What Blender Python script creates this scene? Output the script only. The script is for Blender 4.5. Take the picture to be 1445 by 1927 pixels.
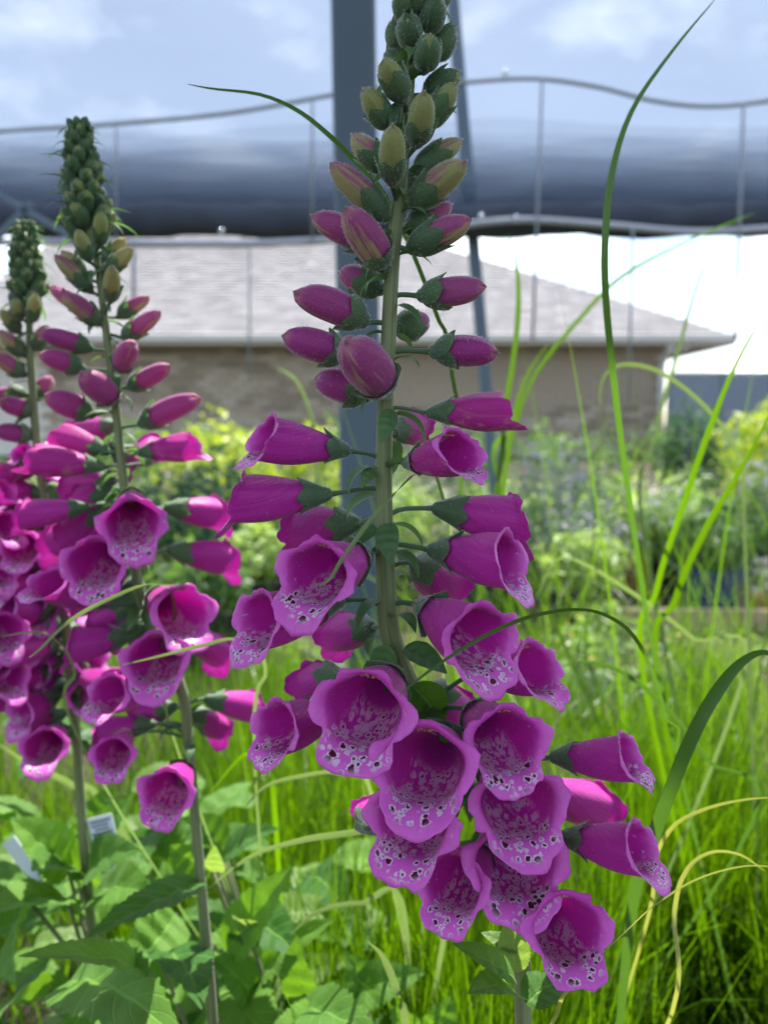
import bpy, math, random
import numpy as np
from mathutils import Vector, Matrix

random.seed(7)
rng = np.random.default_rng(7)
PI = math.pi
scene = bpy.context.scene
COL = scene.collection
for ob in list(bpy.data.objects):
    bpy.data.objects.remove(ob)

# ------------------------------------------------------------------ camera
CAM = Vector((0.0, 0.0, 0.75))
FPX = 1481.0                       # focal length in photograph pixels
PITCH = math.atan(163 / FPX)       # looking slightly down
cam = bpy.data.cameras.new('camera')
cam_ob = bpy.data.objects.new('camera', cam)
COL.objects.link(cam_ob)
cam_ob.location = CAM
cam_ob.rotation_euler = (PI / 2 - PITCH, 0, 0)
cam.sensor_width = 36
cam.lens = FPX / 1927 * 36
cam.clip_start = 0.01
cam.clip_end = 3000
cam.dof.use_dof = True
cam.dof.focus_distance = 0.252
cam.dof.aperture_fstop = 11.0
scene.camera = cam_ob

# ------------------------------------------------------------------ world, sun, exposure
SUN_EL, SUN_AZ = math.radians(62), math.radians(14)     # behind the flowers, a little to the right
world = bpy.data.worlds.new('World')
scene.world = world
world.use_nodes = True
wn, wl = world.node_tree.nodes, world.node_tree.links
wn.clear()
w_out = wn.new('ShaderNodeOutputWorld')
w_bg = wn.new('ShaderNodeBackground')
w_sky = wn.new('ShaderNodeTexSky')
w_sky.sky_type = 'NISHITA'
w_sky.sun_disc = False
w_sky.sun_elevation = SUN_EL
w_sky.sun_rotation = SUN_AZ
w_sky.air_density = 1.0
w_sky.dust_density = 1.2
w_tc = wn.new('ShaderNodeTexCoord')
w_map = wn.new('ShaderNodeMapping')
w_map.inputs['Scale'].default_value = (3.2, 3.2, 6.0)
w_map.inputs['Location'].default_value = (1.15, 0.4, 0.9)
w_noise = wn.new('ShaderNodeTexNoise')
w_noise.inputs['Scale'].default_value = 1.3
w_noise.inputs['Detail'].default_value = 7
w_noise.inputs['Roughness'].default_value = 0.55
w_ramp = wn.new('ShaderNodeMapRange')
w_ramp.inputs[1].default_value = 0.50
w_ramp.inputs[2].default_value = 0.68
w_mix = wn.new('ShaderNodeMix')
w_mix.data_type = 'RGBA'
w_mix.inputs['B'].default_value = (11.5, 12.0, 13.0, 1)
wl.new(w_tc.outputs['Generated'], w_map.inputs['Vector'])
wl.new(w_map.outputs[0], w_noise.inputs['Vector'])
wl.new(w_noise.outputs['Fac'], w_ramp.inputs[0])
wl.new(w_ramp.outputs[0], w_mix.inputs['Factor'])
wl.new(w_sky.outputs[0], w_mix.inputs['A'])
wl.new(w_mix.outputs['Result'], w_bg.inputs['Color'])
w_bg.inputs['Strength'].default_value = 0.13
wl.new(w_bg.outputs[0], w_out.inputs['Surface'])

sun = bpy.data.lights.new('sun', 'SUN')
sun.energy = 5.0
sun.angle = math.radians(0.5)
sun.color = (1.0, 0.95, 0.87)
sun_ob = bpy.data.objects.new('sun', sun)
COL.objects.link(sun_ob)
sun_dir = Vector((math.sin(SUN_AZ) * math.cos(SUN_EL), math.cos(SUN_AZ) * math.cos(SUN_EL), math.sin(SUN_EL)))
sun_ob.rotation_euler = sun_dir.to_track_quat('Z', 'Y').to_euler()
sun_ob.location = (0, 5, 12)

scene.view_settings.view_transform = 'Standard'
scene.view_settings.look = 'None'
scene.view_settings.gamma = 1
scene.view_settings.use_curve_mapping = False
scene.view_settings.exposure = 1.28
scene.cycles.use_denoising = True
scene.cycles.max_bounces = 10
scene.cycles.transparent_max_bounces = 40
scene.cycles.sample_clamp_indirect = 8

# ------------------------------------------------------------------ helpers
CA, SA = math.cos(PITCH), math.sin(PITCH)
def ray(px, py):
    u, v = (px - 722.5) / FPX, (py - 963.5) / FPX
    return Vector((u, CA - v * SA, -SA - v * CA))
def W(px, py, Y):
    """the place at distance Y (metres, along the ground) seen at a photograph pixel"""
    r = ray(px, py)
    return CAM + r * (Y / r.y)
def G(px, Y, z=0.0):
    """the place on the ground at distance Y in the column px"""
    return Vector(((px - 722.5) / FPX * (Y * CA + (CAM.z - z) * SA), Y, z))

def tag(o, label=None, cat=None, group=None, kind=None):
    if label: o['label'] = label
    if cat: o['category'] = cat
    if group: o['group'] = group
    if kind: o['kind'] = kind
    return o
def put(name, me, parent=None, matrix=None):
    o = bpy.data.objects.new(name, me)
    COL.objects.link(o)
    M = matrix if matrix is not None else Matrix.Identity(4)
    if parent is not None:
        o.parent = parent
        pm = world_m[parent.name]
        o.matrix_basis = pm.inverted() @ M
    else:
        o.matrix_basis = M
    world_m[o.name] = M.copy()
    return o
world_m = {}
def empty(name, loc):
    o = put(name, None, None, Matrix.Translation(loc))
    o.empty_display_size = 0.05
    return o
def mesh(name, verts, faces, mats, smooth=True, midx=None, uv=None):
    me = bpy.data.meshes.new(name)
    me.from_pydata([tuple(v) for v in verts], [], [tuple(f) for f in faces])
    for m in (mats if isinstance(mats, (list, tuple)) else [mats]):
        me.materials.append(m)
    if midx is not None:
        me.polygons.foreach_set('material_index', np.asarray(midx, dtype=np.int32))
    if smooth:
        me.polygons.foreach_set('use_smooth', np.ones(len(me.polygons), dtype=bool))
    if uv is not None:
        lay = me.uv_layers.new(name='UVMap')
        li = np.zeros(len(me.loops), dtype=np.int32)
        me.loops.foreach_get('vertex_index', li)
        lay.data.foreach_set('uv', np.asarray(uv, dtype=np.float32)[li].ravel())
    me.update()
    return me
def local(verts, origin):
    return [Vector(v) - origin for v in verts]

def smooth_path(pts, n):
    """Catmull-Rom through pts, n samples"""
    P = [Vector(p) for p in pts]
    P = [P[0] * 2 - P[1]] + P + [P[-1] * 2 - P[-2]]
    m = len(P) - 3
    out = []
    for i in range(n):
        s = i / (n - 1) * m
        k = min(int(s), m - 1)
        t = s - k
        a, b, c, d = P[k:k + 4]
        out.append(0.5 * ((2 * b) + (c - a) * t + (2 * a - 5 * b + 4 * c - d) * t * t + (3 * b - a - 3 * c + d) * t ** 3))
    return out
def tube_geo(path, radii, ns=8, cap=True, wob=0.0):
    n = len(path)
    if not hasattr(radii, '__len__'): radii = [radii] * n
    V, F, UV = [], [], []
    ref = None
    L = 0
    for i in range(n):
        t = (path[min(i + 1, n - 1)] - path[max(i - 1, 0)]).normalized()
        if ref is None:
            ref = Vector((0, 1, 0)) if abs(t.y) < 0.8 else Vector((1, 0, 0))
        a = (ref - t * ref.dot(t)).normalized()
        b = t.cross(a)
        ref = a
        if i: L += (path[i] - path[i - 1]).length
        for k in range(ns):
            q = 2 * PI * k / ns
            rr = radii[i] * (1 + wob * math.sin(q * 3 + i * 0.1))
            V.append(path[i] + (a * math.cos(q) + b * math.sin(q)) * rr)
            UV.append((k / ns, L))
    for i in range(n - 1):
        for k in range(ns):
            k2 = (k + 1) % ns
            F.append((i * ns + k, i * ns + k2, (i + 1) * ns + k2, (i + 1) * ns + k))
    if cap:
        F.append(tuple(range(ns - 1, -1, -1)))
        F.append(tuple((n - 1) * ns + k for k in range(ns)))
    return V, F, UV
class Geo:
    def __init__(s): s.V, s.F = [], []
    def add(s, V, F):
        o = len(s.V)
        s.V += [Vector(v) for v in V]
        s.F += [tuple(i + o for i in f) for f in F]
    def box(s, c, size, rot=None):
        x, y, z = size[0] / 2, size[1] / 2, size[2] / 2
        V = [Vector((a, b, d)) for a in (-x, x) for b in (-y, y) for d in (-z, z)]
        if rot is not None: V = [rot @ v for v in V]
        s.add([v + Vector(c) for v in V], [(0, 1, 3, 2), (4, 6, 7, 5), (0, 4, 5, 1), (2, 3, 7, 6), (0, 2, 6, 4), (1, 5, 7, 3)])
    def tube(s, path, r, ns=8):
        V, F, _ = tube_geo([Vector(p) for p in path], r, ns)
        s.add(V, F)
    def lathe(s, c, prof, ns=24):
        n = len(prof)
        V = [Vector((c[0] + r * math.cos(2 * PI * k / ns), c[1] + r * math.sin(2 * PI * k / ns), c[2] + z)) for r, z in prof for k in range(ns)]
        F = [(i * ns + k, i * ns + (k + 1) % ns, (i + 1) * ns + (k + 1) % ns, (i + 1) * ns + k) for i in range(n - 1) for k in range(ns)]
        s.add(V, F)
    def build(s, name, mat, parent=None, origin=None, smooth=False):
        o0 = Vector(origin) if origin is not None else (world_m[parent.name].translation if parent is not None else Vector())
        me = mesh(name, local(s.V, o0), s.F, mat, smooth)
        return put(name, me, parent, Matrix.Translation(o0))

# ------------------------------------------------------------------ materials
class NT:
    def __init__(s, name):
        s.m = bpy.data.materials.new(name)
        s.m.use_nodes = True
        s.t = s.m.node_tree
        s.t.nodes.clear()
        s.out = s.t.nodes.new('ShaderNodeOutputMaterial')
    def n(s, kind, **kw):
        x = s.t.nodes.new('ShaderNode' + kind)
        for k, v in kw.items(): setattr(x, k, v)
        return x
    def l(s, a, b): s.t.links.new(a, b)
    def setin(s, node, key, v):
        if hasattr(v, 'is_linked') or hasattr(v, 'links'):
            s.l(v, node.inputs[key])
        elif v is not None:
            if isinstance(v, tuple) and len(v) == 3 and node.inputs[key].type == 'RGBA': v = (*v, 1)
            node.inputs[key].default_value = v
    def math(s, op, a, b=None, c=None, clamp=False):
        x = s.n('Math', operation=op, use_clamp=clamp)
        s.setin(x, 0, a)
        if b is not None: s.setin(x, 1, b)
        if c is not None: s.setin(x, 2, c)
        return x.outputs[0]
    def mix(s, f, a, b):
        x = s.n('Mix', data_type='RGBA')
        s.setin(x, 'Factor', f); s.setin(x, 6, a); s.setin(x, 7, b)
        return x.outputs[2]
    def step(s, v, lo, hi):
        x = s.n('MapRange', interpolation_type='SMOOTHSTEP')
        s.setin(x, 0, v); s.setin(x, 1, lo); s.setin(x, 2, hi)
        return x.outputs[0]
    def noise(s, vec, scale, detail=4, rough=0.55, dist=0.0):
        x = s.n('TexNoise')
        if vec is not None: s.l(vec, x.inputs['Vector'])
        x.inputs['Scale'].default_value = scale
        x.inputs['Detail'].default_value = detail
        x.inputs['Roughness'].default_value = rough
        x.inputs['Distortion'].default_value = dist
        return x.outputs['Fac']
    def mapping(s, vec, scale=(1, 1, 1), loc=(0, 0, 0)):
        x = s.n('Mapping')
        s.l(vec, x.inputs['Vector'])
        x.inputs['Scale'].default_value = scale
        s.setin(x, 'Location', loc)
        return x.outputs[0]
    def coord(s, which='Object'): return s.n('TexCoord').outputs[which]
    def bump(s, h, strength, dist):
        x = s.n('Bump')
        x.inputs['Strength'].default_value = strength
        x.inputs['Distance'].default_value = dist
        s.l(h, x.inputs['Height'])
        return x.outputs[0]
    def bsdf(s, col, rough=0.6, spec=0.4, normal=None, sheen=0.0, metal=0.0):
        x = s.n('BsdfPrincipled')
        s.setin(x, 'Base Color', col)
        s.setin(x, 'Roughness', rough)
        x.inputs['Specular IOR Level'].default_value = spec
        x.inputs['Metallic'].default_value = metal
        if sheen:
            x.inputs['Sheen Weight'].default_value = sheen
            x.inputs['Sheen Roughness'].default_value = 0.4
        if normal is not None: s.l(normal, x.inputs['Normal'])
        return x.outputs[0]
    def leafy(s, col, tcol, f, rough=0.45, spec=0.4, normal=None, sheen=0.0):
        a = s.bsdf(col, rough, spec, normal, sheen)
        b = s.n('BsdfTranslucent')
        s.setin(b, 'Color', tcol)
        if normal is not None: s.l(normal, b.inputs['Normal'])
        x = s.n('MixShader')
        s.setin(x, 0, f)
        s.l(a, x.inputs[1]); s.l(b.outputs[0], x.inputs[2])
        return x.outputs[0]
    def done(s, sh):
        s.l(sh, s.out.inputs['Surface'])
        return s.m
def plain(name, col, rough=0.7, spec=0.3, var=0.25, scale=8.0, bump=0.0, metal=0.0):
    t = NT(name)
    c = t.coord()
    f = t.noise(c, scale, 6, 0.6)
    a = tuple(x * (1 - var) for x in col); b = tuple(min(1, x * (1 + var)) for x in col)
    nrm = t.bump(t.noise(c, scale * 8, 3), 0.4, bump) if bump else None
    return t.done(t.bsdf(t.mix(f, a, b), rough, spec, nrm, 0, metal))
def leaf_mat(name, a, b, tr, f=0.4, rough=0.45, scale=3.0, dry=None, veins=False, fuzzy=0.0):
    t = NT(name)
    c = t.coord()
    geo = t.n('NewGeometry').outputs['Random Per Island']
    oi = t.n('ObjectInfo').outputs['Random']
    k = t.math('FRACT', t.math('ADD', geo, oi))
    k = t.math('MULTIPLY_ADD', t.math('SUBTRACT', t.noise(c, scale, 3), 0.5), 0.5, k, True)
    col = t.mix(k, a, b)
    tc = t.mix(k, tuple(x * 0.8 for x in tr), tuple(x * 1.15 for x in tr))
    if dry is not None:
        d = t.step(geo, 0.93, 0.96)
        col = t.mix(d, col, dry); tc = t.mix(d, tc, dry)
    nrm = None
    if veins:
        uv = t.n('UVMap').outputs[0]
        sp = t.n('SeparateXYZ'); t.l(uv, sp.inputs[0])
        au = t.math('ABSOLUTE', sp.outputs[0])
        ln = t.math('ABSOLUTE', t.math('SINE', t.math('MULTIPLY', t.math('SUBTRACT', t.math('MULTIPLY', sp.outputs[1], 9.0), t.math('MULTIPLY', au, 1.6)), PI)))
        vein = t.math('MAXIMUM', t.math('SUBTRACT', 1.0, t.step(ln, 0.04, 0.22)), t.math('SUBTRACT', 1.0, t.step(au, 0.02, 0.09)))
        col = t.mix(t.math('MULTIPLY', vein, 0.45), col, tuple(min(1, x * 1.7 + 0.02) for x in b))
        nrm = t.bump(t.math('ADD', t.math('MULTIPLY', vein, -0.7), t.noise(c, 320, 3, 0.6)), 0.7, 0.0007)
    return t.done(t.leafy(col, tc, f, rough, 0.22 if veins else 0.4, nrm, fuzzy))

# --- foxglove petals.  UV is in units of the bell's radius: x round the bell (0 = underside), y from the base out to the rim.
MATURE, YOUNG = (0.60, 0.048, 0.43), (0.50, 0.030, 0.20)
def petal_outer():
    t = NT('petal_outside')
    uv = t.n('UVMap').outputs[0]
    oi = t.n('ObjectInfo')
    sep = t.n('SeparateXYZ'); t.l(uv, sep.inputs[0])
    ocol = t.n('SeparateColor'); t.l(oi.outputs['Color'], ocol.inputs[0])
    off = t.n('CombineXYZ')
    t.l(t.math('MULTIPLY', oi.outputs['Random'], 37.0), off.inputs[0]); t.l(t.math('MULTIPLY', oi.outputs['Random'], 91.0), off.inputs[1])
    vec = t.mapping(uv, (1, 1, 1), off.outputs[0])
    col = t.mix(ocol.outputs[0], MATURE, YOUNG)
    veins = t.noise(t.mapping(uv, (9, 0.7, 1), off.outputs[0]), 1.0, 3, 0.6)
    col = t.mix(t.math('MULTIPLY', t.step(veins, 0.45, 0.75), 0.5), col, (0.36, 0.02, 0.28))
    fine = t.noise(vec, 2.2, 5, 0.6)
    col = t.mix(t.math('MULTIPLY', t.step(fine, 0.45, 0.8), 0.35), col, (0.66, 0.12, 0.48))
    # pale unripe blotches, mostly on the underside
    under = t.math('SUBTRACT', 1.0, t.step(t.math('ABSOLUTE', sep.outputs[0]), 0.5, 1.4))
    bl = t.step(t.noise(t.mapping(uv, (1.8, 1.3, 1), off.outputs[0]), 1.5, 3, 0.5), 0.50, 0.62)
    bl = t.math('MULTIPLY', t.math('MULTIPLY', bl, under), ocol.outputs[1], None, True)
    col = t.mix(bl, col, (0.58, 0.46, 0.30))
    # small pale freckles
    vo = t.n('TexVoronoi'); t.l(vec, vo.inputs['Vector']); vo.inputs['Scale'].default_value = 3.0
    fr = t.math('MULTIPLY', t.math('LESS_THAN', vo.outputs['Distance'], 0.10), 0.35)
    col = t.mix(fr, col, (0.75, 0.5, 0.72))
    nrm = t.bump(veins, 0.5, 0.0008)
    return t.done(t.leafy(col, t.mix(0.5, col, (0.92, 0.16, 0.84)), 0.48, 0.42, 0.35, nrm, 0.15))
def petal_inner():
    t = NT('petal_inside')
    uv = t.n('UVMap').outputs[0]
    oi = t.n('ObjectInfo')
    ocol = t.n('SeparateColor'); t.l(oi.outputs['Color'], ocol.inputs[0])
    sep = t.n('SeparateXYZ'); t.l(uv, sep.inputs[0])
    X, Y = sep.outputs[0], sep.outputs[1]
    off = t.n('CombineXYZ')
    t.l(t.math('MULTIPLY', oi.outputs['Random'], 53.0), off.inputs[0]); t.l(t.math('MULTIPLY', oi.outputs['Random'], 17.0), off.inputs[1])
    base_n = t.noise(t.mapping(uv, (1, 1, 1), off.outputs[0]), 2.5, 4)
    lobe = t.step(t.math('MULTIPLY_ADD', base_n, 0.5, Y), 2.15, 2.95)
    col = t.mix(lobe, (0.58, 0.028, 0.40), (0.82, 0.165, 0.70))
    veins = t.noise(t.mapping(uv, (10, 0.8, 1), off.outputs[0]), 1.0, 3, 0.6)
    col = t.mix(t.math('MULTIPLY', t.step(veins, 0.5, 0.8), 0.3), col, (0.52, 0.05, 0.46))
    ax = t.math('ABSOLUTE', X)
    # wobble the lookup so that blotches are not round
    wob = t.n('TexNoise'); t.l(uv, wob.inputs['Vector']); wob.inputs['Scale'].default_value = 7; wob.inputs['Detail'].default_value = 2
    wv = t.n('VectorMath', operation='MULTIPLY_ADD'); t.l(wob.outputs['Color'], wv.inputs[0]); wv.inputs[1].default_value = (0.16, 0.16, 0); t.l(uv, wv.inputs[2])
    WUV = wv.outputs[0]
    def vor(scale, loc):
        vv = t.n('TexVoronoi')
        t.l(t.mapping(WUV, scale, loc), vv.inputs['Vector'])
        vv.inputs['Scale'].default_value = 1.0
        vv.inputs['Randomness'].default_value = 0.9
        s = t.n('SeparateColor'); t.l(vv.outputs['Color'], s.inputs[0])
        return vv.outputs['Distance'], s.outputs[0], s.outputs[1]
    # throat: crowded small dashes on a pale ground
    edge = t.math('MULTIPLY_ADD', base_n, 0.5, ax)
    m_thr = t.math('MULTIPLY', t.math('SUBTRACT', 1.0, t.step(edge, 0.85, 1.15)),
                   t.math('MULTIPLY', t.step(Y, 0.7, 1.1), t.math('SUBTRACT', 1.0, t.step(Y, 2.2, 2.6))))
    d1, r1, g1 = vor((6.6, 4.6, 1), off.outputs[0])
    ring1 = t.math('SUBTRACT', 1.0, t.step(d1, 0.48, 0.72))
    core1 = t.math('SUBTRACT', 1.0, t.step(d1, 0.20, 0.28))
    col = t.mix(t.math('MULTIPLY', t.math('MULTIPLY', ring1, m_thr), 0.80), col, (0.76, 0.50, 0.68))
    col = t.mix(t.math('MULTIPLY', core1, m_thr), col, (0.10, 0.006, 0.03))
    # lower lip: large white-ringed maroon blotches, running together
    m_lip = t.math('MULTIPLY', t.math('SUBTRACT', 1.0, t.step(edge, 1.0, 1.35)),
                   t.math('MULTIPLY', t.step(Y, 2.0, 2.2), t.math('SUBTRACT', 1.0, t.step(t.math('MULTIPLY_ADD', ax, 0.35, Y), 3.05, 3.35))))
    d2, r2, g2 = vor((5.0, 4.7, 1), off.outputs[0])
    rad = t.math('MULTIPLY_ADD', t.math('POWER', r2, 1.6), 0.34, 0.20)
    has = t.math('MULTIPLY', t.math('GREATER_THAN', g2, 0.18), m_lip)
    ringw = t.math('ADD', rad, 0.21)
    ring2 = t.math('SUBTRACT', 1.0, t.step(t.math('SUBTRACT', d2, ringw), -0.06, 0.05))
    core2 = t.math('SUBTRACT', 1.0, t.step(t.math('SUBTRACT', d2, rad), -0.05, 0.03))
    col = t.mix(t.math('MULTIPLY', t.math('MULTIPLY', ring2, has), 0.92), col, (0.86, 0.76, 0.88))
    col = t.mix(t.math('MULTIPLY', core2, has), col, (0.085, 0.004, 0.022))
    # a few stray rings on the side lobes
    d3, r3, g3 = vor((3.3, 3.3, 1), off.outputs[0])
    m3 = t.math('MULTIPLY', t.math('GREATER_THAN', g3, 0.62), t.math('MULTIPLY', t.step(Y, 1.6, 1.9), t.math('SUBTRACT', 1.0, t.step(ax, 2.0, 2.3))))
    ring3 = t.math('MULTIPLY', t.math('SUBTRACT', 1.0, t.step(d3, 0.13, 0.18)), m3)
    core3 = t.math('MULTIPLY', t.math('SUBTRACT', 1.0, t.step(d3, 0.04, 0.07)), m3)
    col = t.mix(t.math('MULTIPLY', ring3, 0.7), col, (0.72, 0.50, 0.76))
    col = t.mix(t.math('MULTIPLY', core3, 0.8), col, (0.30, 0.03, 0.24))
    nrm = t.bump(veins, 0.2, 0.0006)
    return t.done(t.leafy(col, t.mix(0.25, col, (0.8, 0.10, 0.62)), 0.36, 0.40, 0.4, nrm, 0.12))
def petal_rim():
    t = NT('petal_rim')
    return t.done(t.leafy((0.66, 0.30, 0.58), (0.8, 0.35, 0.66), 0.4, 0.4, 0.3, None, 0.3))
def bud_mat():
    t = NT('bud_petal')
    uv = t.n('UVMap').outputs[0]
    oi = t.n('ObjectInfo')
    ocol = t.n('SeparateColor'); t.l(oi.outputs['Color'], ocol.inputs[0])
    sep = t.n('SeparateXYZ'); t.l(uv, sep.inputs[0])
    off = t.n('CombineXYZ')
    t.l(t.math('MULTIPLY', oi.outputs['Random'], 37.0), off.inputs[0])
    n1 = t.noise(t.mapping(uv, (1.6, 0.9, 1), off.outputs[0]), 1.6, 4, 0.55)
    ripe = ocol.outputs[0]
    top = t.step(t.math('ABSOLUTE', sep.outputs[0]), 0.4, 1.6)
    n2 = t.noise(t.mapping(uv, (3.6, 0.9, 1), off.outputs[0]), 1.3, 4, 0.6)
    n1 = t.math('MULTIPLY_ADD', t.math('SUBTRACT', n2, 0.5), 0.5, n1)
    v = t.math('ADD', t.math('MULTIPLY', ripe, 0.90), t.math('ADD', t.math('MULTIPLY', top, t.math('MULTIPLY_ADD', ripe, 0.6, 0.12)), t.math('MULTIPLY', t.math('SUBTRACT', n1, 0.5), 1.25)))
    k = t.step(v, 0.38, 0.60)
    deep = t.mix(ripe, (0.42, 0.14, 0.24), (0.36, 0.030, 0.24))
    yel = t.mix(ripe, (0.31, 0.37, 0.12), (0.56, 0.44, 0.22))
    col = t.mix(k, yel, deep)
    tip = t.step(sep.outputs[1], 0.86, 1.0)
    col = t.mix(t.math('MULTIPLY', tip, t.math('MULTIPLY', ripe, 2.0, None, True)), col, (0.50, 0.18, 0.26))
    vo = t.n('TexVoronoi'); t.l(t.mapping(uv, (3, 7, 1), off.outputs[0]), vo.inputs['Vector']); vo.inputs['Scale'].default_value = 1.6
    col = t.mix(t.math('MULTIPLY', t.math('LESS_THAN', vo.outputs['Distance'], 0.09), 0.5), col, (0.12, 0.06, 0.03))
    return t.done(t.leafy(col, t.mix(0.3, col, (0.8, 0.4, 0.5)), 0.35, 0.5, 0.3, t.bump(n2, 0.5, 0.0008), 0.5))

M = {}
M['petal_out'] = petal_outer(); M['petal_in'] = petal_inner(); M['petal_rim'] = petal_rim(); M['bud'] = bud_mat()
def sepal_mat():
    t = NT('sepal_green')
    c = t.coord()
    uv = t.n('UVMap').outputs[0]
    oi = t.n('ObjectInfo').outputs['Random']
    f = t.noise(c, 300, 3)
    col = t.mix(t.math('MULTIPLY_ADD', oi, 0.5, t.math('MULTIPLY', f, 0.5)), (0.060, 0.125, 0.058), (0.120, 0.205, 0.095))
    v = t.noise(t.mapping(uv, (14, 1.2, 1)), 1.0, 2)
    col = t.mix(t.math('MULTIPLY', t.step(v, 0.5, 0.7), 0.35), col, (0.13, 0.21, 0.11))
    return t.done(t.leafy(col, (0.14, 0.30, 0.06), 0.28, 0.55, 0.3, t.bump(v, 0.2, 0.0004), 0.45))
M['sepal'] = sepal_mat()
def stem_mat():
    t = NT('stem_green')
    uv = t.n('UVMap').outputs[0]
    v = t.noise(t.mapping(uv, (11, 14, 1)), 1.0, 4, 0.6)
    col = t.mix(t.step(v, 0.35, 0.65), (0.14, 0.165, 0.065), (0.23, 0.27, 0.12))
    col = t.mix(t.math('MULTIPLY', t.step(t.noise(t.mapping(uv, (7, 4, 1), (3, 3, 0)), 1.0, 3), 0.55, 0.75), 0.5), col, (0.15, 0.075, 0.10))
    return t.done(t.leafy(col, (0.22, 0.30, 0.08), 0.15, 0.55, 0.3, t.bump(v, 0.4, 0.0005), 0.3))
M['stem'] = stem_mat()
M['bract'] = leaf_mat('bract_green', (0.05, 0.115, 0.045), (0.09, 0.18, 0.07), (0.16, 0.34, 0.06), 0.35, 0.5, 40, fuzzy=0.3)
M['anther'] = plain('anther_yellow', (0.50, 0.24, 0.09), 0.6, var=0.5, scale=300)
M['filament'] = plain('filament_white', (0.62, 0.45, 0.58), 0.5, var=0.1)
def hair_mat():
    t = NT('fine_hairs')
    return t.done(t.leafy((0.78, 0.80, 0.74), (0.85, 0.88, 0.80), 0.5, 0.4, 0.4))
M['hair'] = hair_mat()
M['leaf'] = leaf_mat('leaf_green', (0.028, 0.105, 0.014), (0.120, 0.250, 0.036), (0.24, 0.50, 0.015), 0.33, 0.6, 30, veins=True, fuzzy=0.08)
M['leaf_young'] = leaf_mat('leaf_young', (0.12, 0.21, 0.05), (0.17, 0.28, 0.07), (0.34, 0.52, 0.06), 0.42, 0.42, 30, veins=True, fuzzy=0.2)
M['grass'] = leaf_mat('grass_green', (0.008, 0.032, 0.002), (0.066, 0.150, 0.006), (0.17, 0.36, 0.002), 0.44, 0.32, 4)
M['blade'] = leaf_mat('blade_green', (0.035, 0.085, 0.025), (0.06, 0.125, 0.03), (0.12, 0.27, 0.02), 0.32, 0.35, 10)
M['blade_pale'] = leaf_mat('blade_pale', (0.13, 0.20, 0.07), (0.20, 0.27, 0.10), (0.24, 0.36, 0.08), 0.35, 0.35, 10)
M['blade_yellow'] = leaf_mat('blade_yellow', (0.26, 0.30, 0.06), (0.34, 0.35, 0.10), (0.38, 0.42, 0.06), 0.40, 0.4, 10)

# ------------------------------------------------------------------ setting: ground
def ground_mat():
    t = NT('soil_gravel')
    c = t.coord()
    n1 = t.noise(c, 1.2, 6); n2 = t.noise(c, 38, 5, 0.7)
    col = t.mix(n2, (0.022, 0.018, 0.014), (0.09, 0.07, 0.05))
    col = t.mix(t.step(n1, 0.5, 0.8), col, (0.12, 0.095, 0.065))
    return t.done(t.bsdf(col, 0.95, 0.1, t.bump(n2, 0.6, 0.01)))
M['soil'] = ground_mat()
g = Geo()
def grid_sheet(xs, ys, zf):
    V = [(x, y, zf(x, y)) for y in ys for x in xs]
    nx = len(xs)
    F = [(j * nx + i, j * nx + i + 1, (j + 1) * nx + i + 1, (j + 1) * nx + i) for j in range(len(ys) - 1) for i in range(nx - 1)]
    return V, F
xs = [-900, -200, -50] + [i * 0.5 for i in range(-30, 31)] + [50, 200, 900]
ys = [-200, -20] + [i * 0.5 for i in range(-4, 50)] + [40, 100, 400, 1500]
V, F = grid_sheet(xs, ys, lambda x, y: 0.012 * math.sin(x * 2.1) * math.cos(y * 1.7) if abs(x) < 14 and -1 < y < 24 else 0.0)
tag(put('ground', mesh('ground', V, F, M['soil'])), kind='structure')

# ------------------------------------------------------------------ brick house
HY = 18.5
def brick_mat():
    t = NT('brick')
    k = t.n('NewGeometry').outputs['Random Per Island']
    ramp = t.n('ValToRGB')
    e = ramp.color_ramp
    e.elements[0].color = (0.22, 0.165, 0.115, 1); e.elements[1].color = (0.56, 0.48, 0.37, 1)
    m_ = e.elements.new(0.5); m_.color = (0.40, 0.31, 0.215, 1)
    t.l(k, ramp.inputs[0])
    f = t.noise(t.coord(), 30, 4)
    return t.done(t.bsdf(t.mix(t.math('MULTIPLY', f, 0.35), ramp.outputs[0], (0.30, 0.27, 0.22)), 0.9, 0.2))
M['brick'] = brick_mat()
M['mortar'] = plain('mortar', (0.66, 0.62, 0.54), 0.95, var=0.15, scale=12)
M['trim'] = plain('white_trim', (0.66, 0.64, 0.58), 0.6, var=0.06, scale=3)
M['soffit'] = plain('soffit_board', (0.62, 0.58, 0.50), 0.7, var=0.06, scale=3)
def shingle_mat():
    t = NT('roof_shingle')
    k = t.n('NewGeometry').outputs['Random Per Island']
    f = t.noise(t.coord(), 20, 5)
    col = t.mix(k, (0.265, 0.25, 0.255), (0.375, 0.36, 0.36))
    return t.done(t.bsdf(t.mix(t.math('MULTIPLY', f, 0.4), col, (0.40, 0.385, 0.385)), 0.95, 0.15))
M['shingle'] = shingle_mat()
wall_r = W(1243, 800, HY).x
wall_l = W(-105, 800, HY).x
zeave = W(1000, 641, HY - 0.6).z
house = empty('brick_house', (wall_r, HY, 0))
tag(house, 'low brick house with pale grey hipped shingle roof behind the garden', 'house')
g = Geo()
g.box(((wall_l + wall_r) / 2, HY + 4.05, zeave / 2 + 0.02), (wall_r - wall_l - 0.06, 8.0, zeave - 0.04)); g.build('wall', M['mortar'], house)
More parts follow.
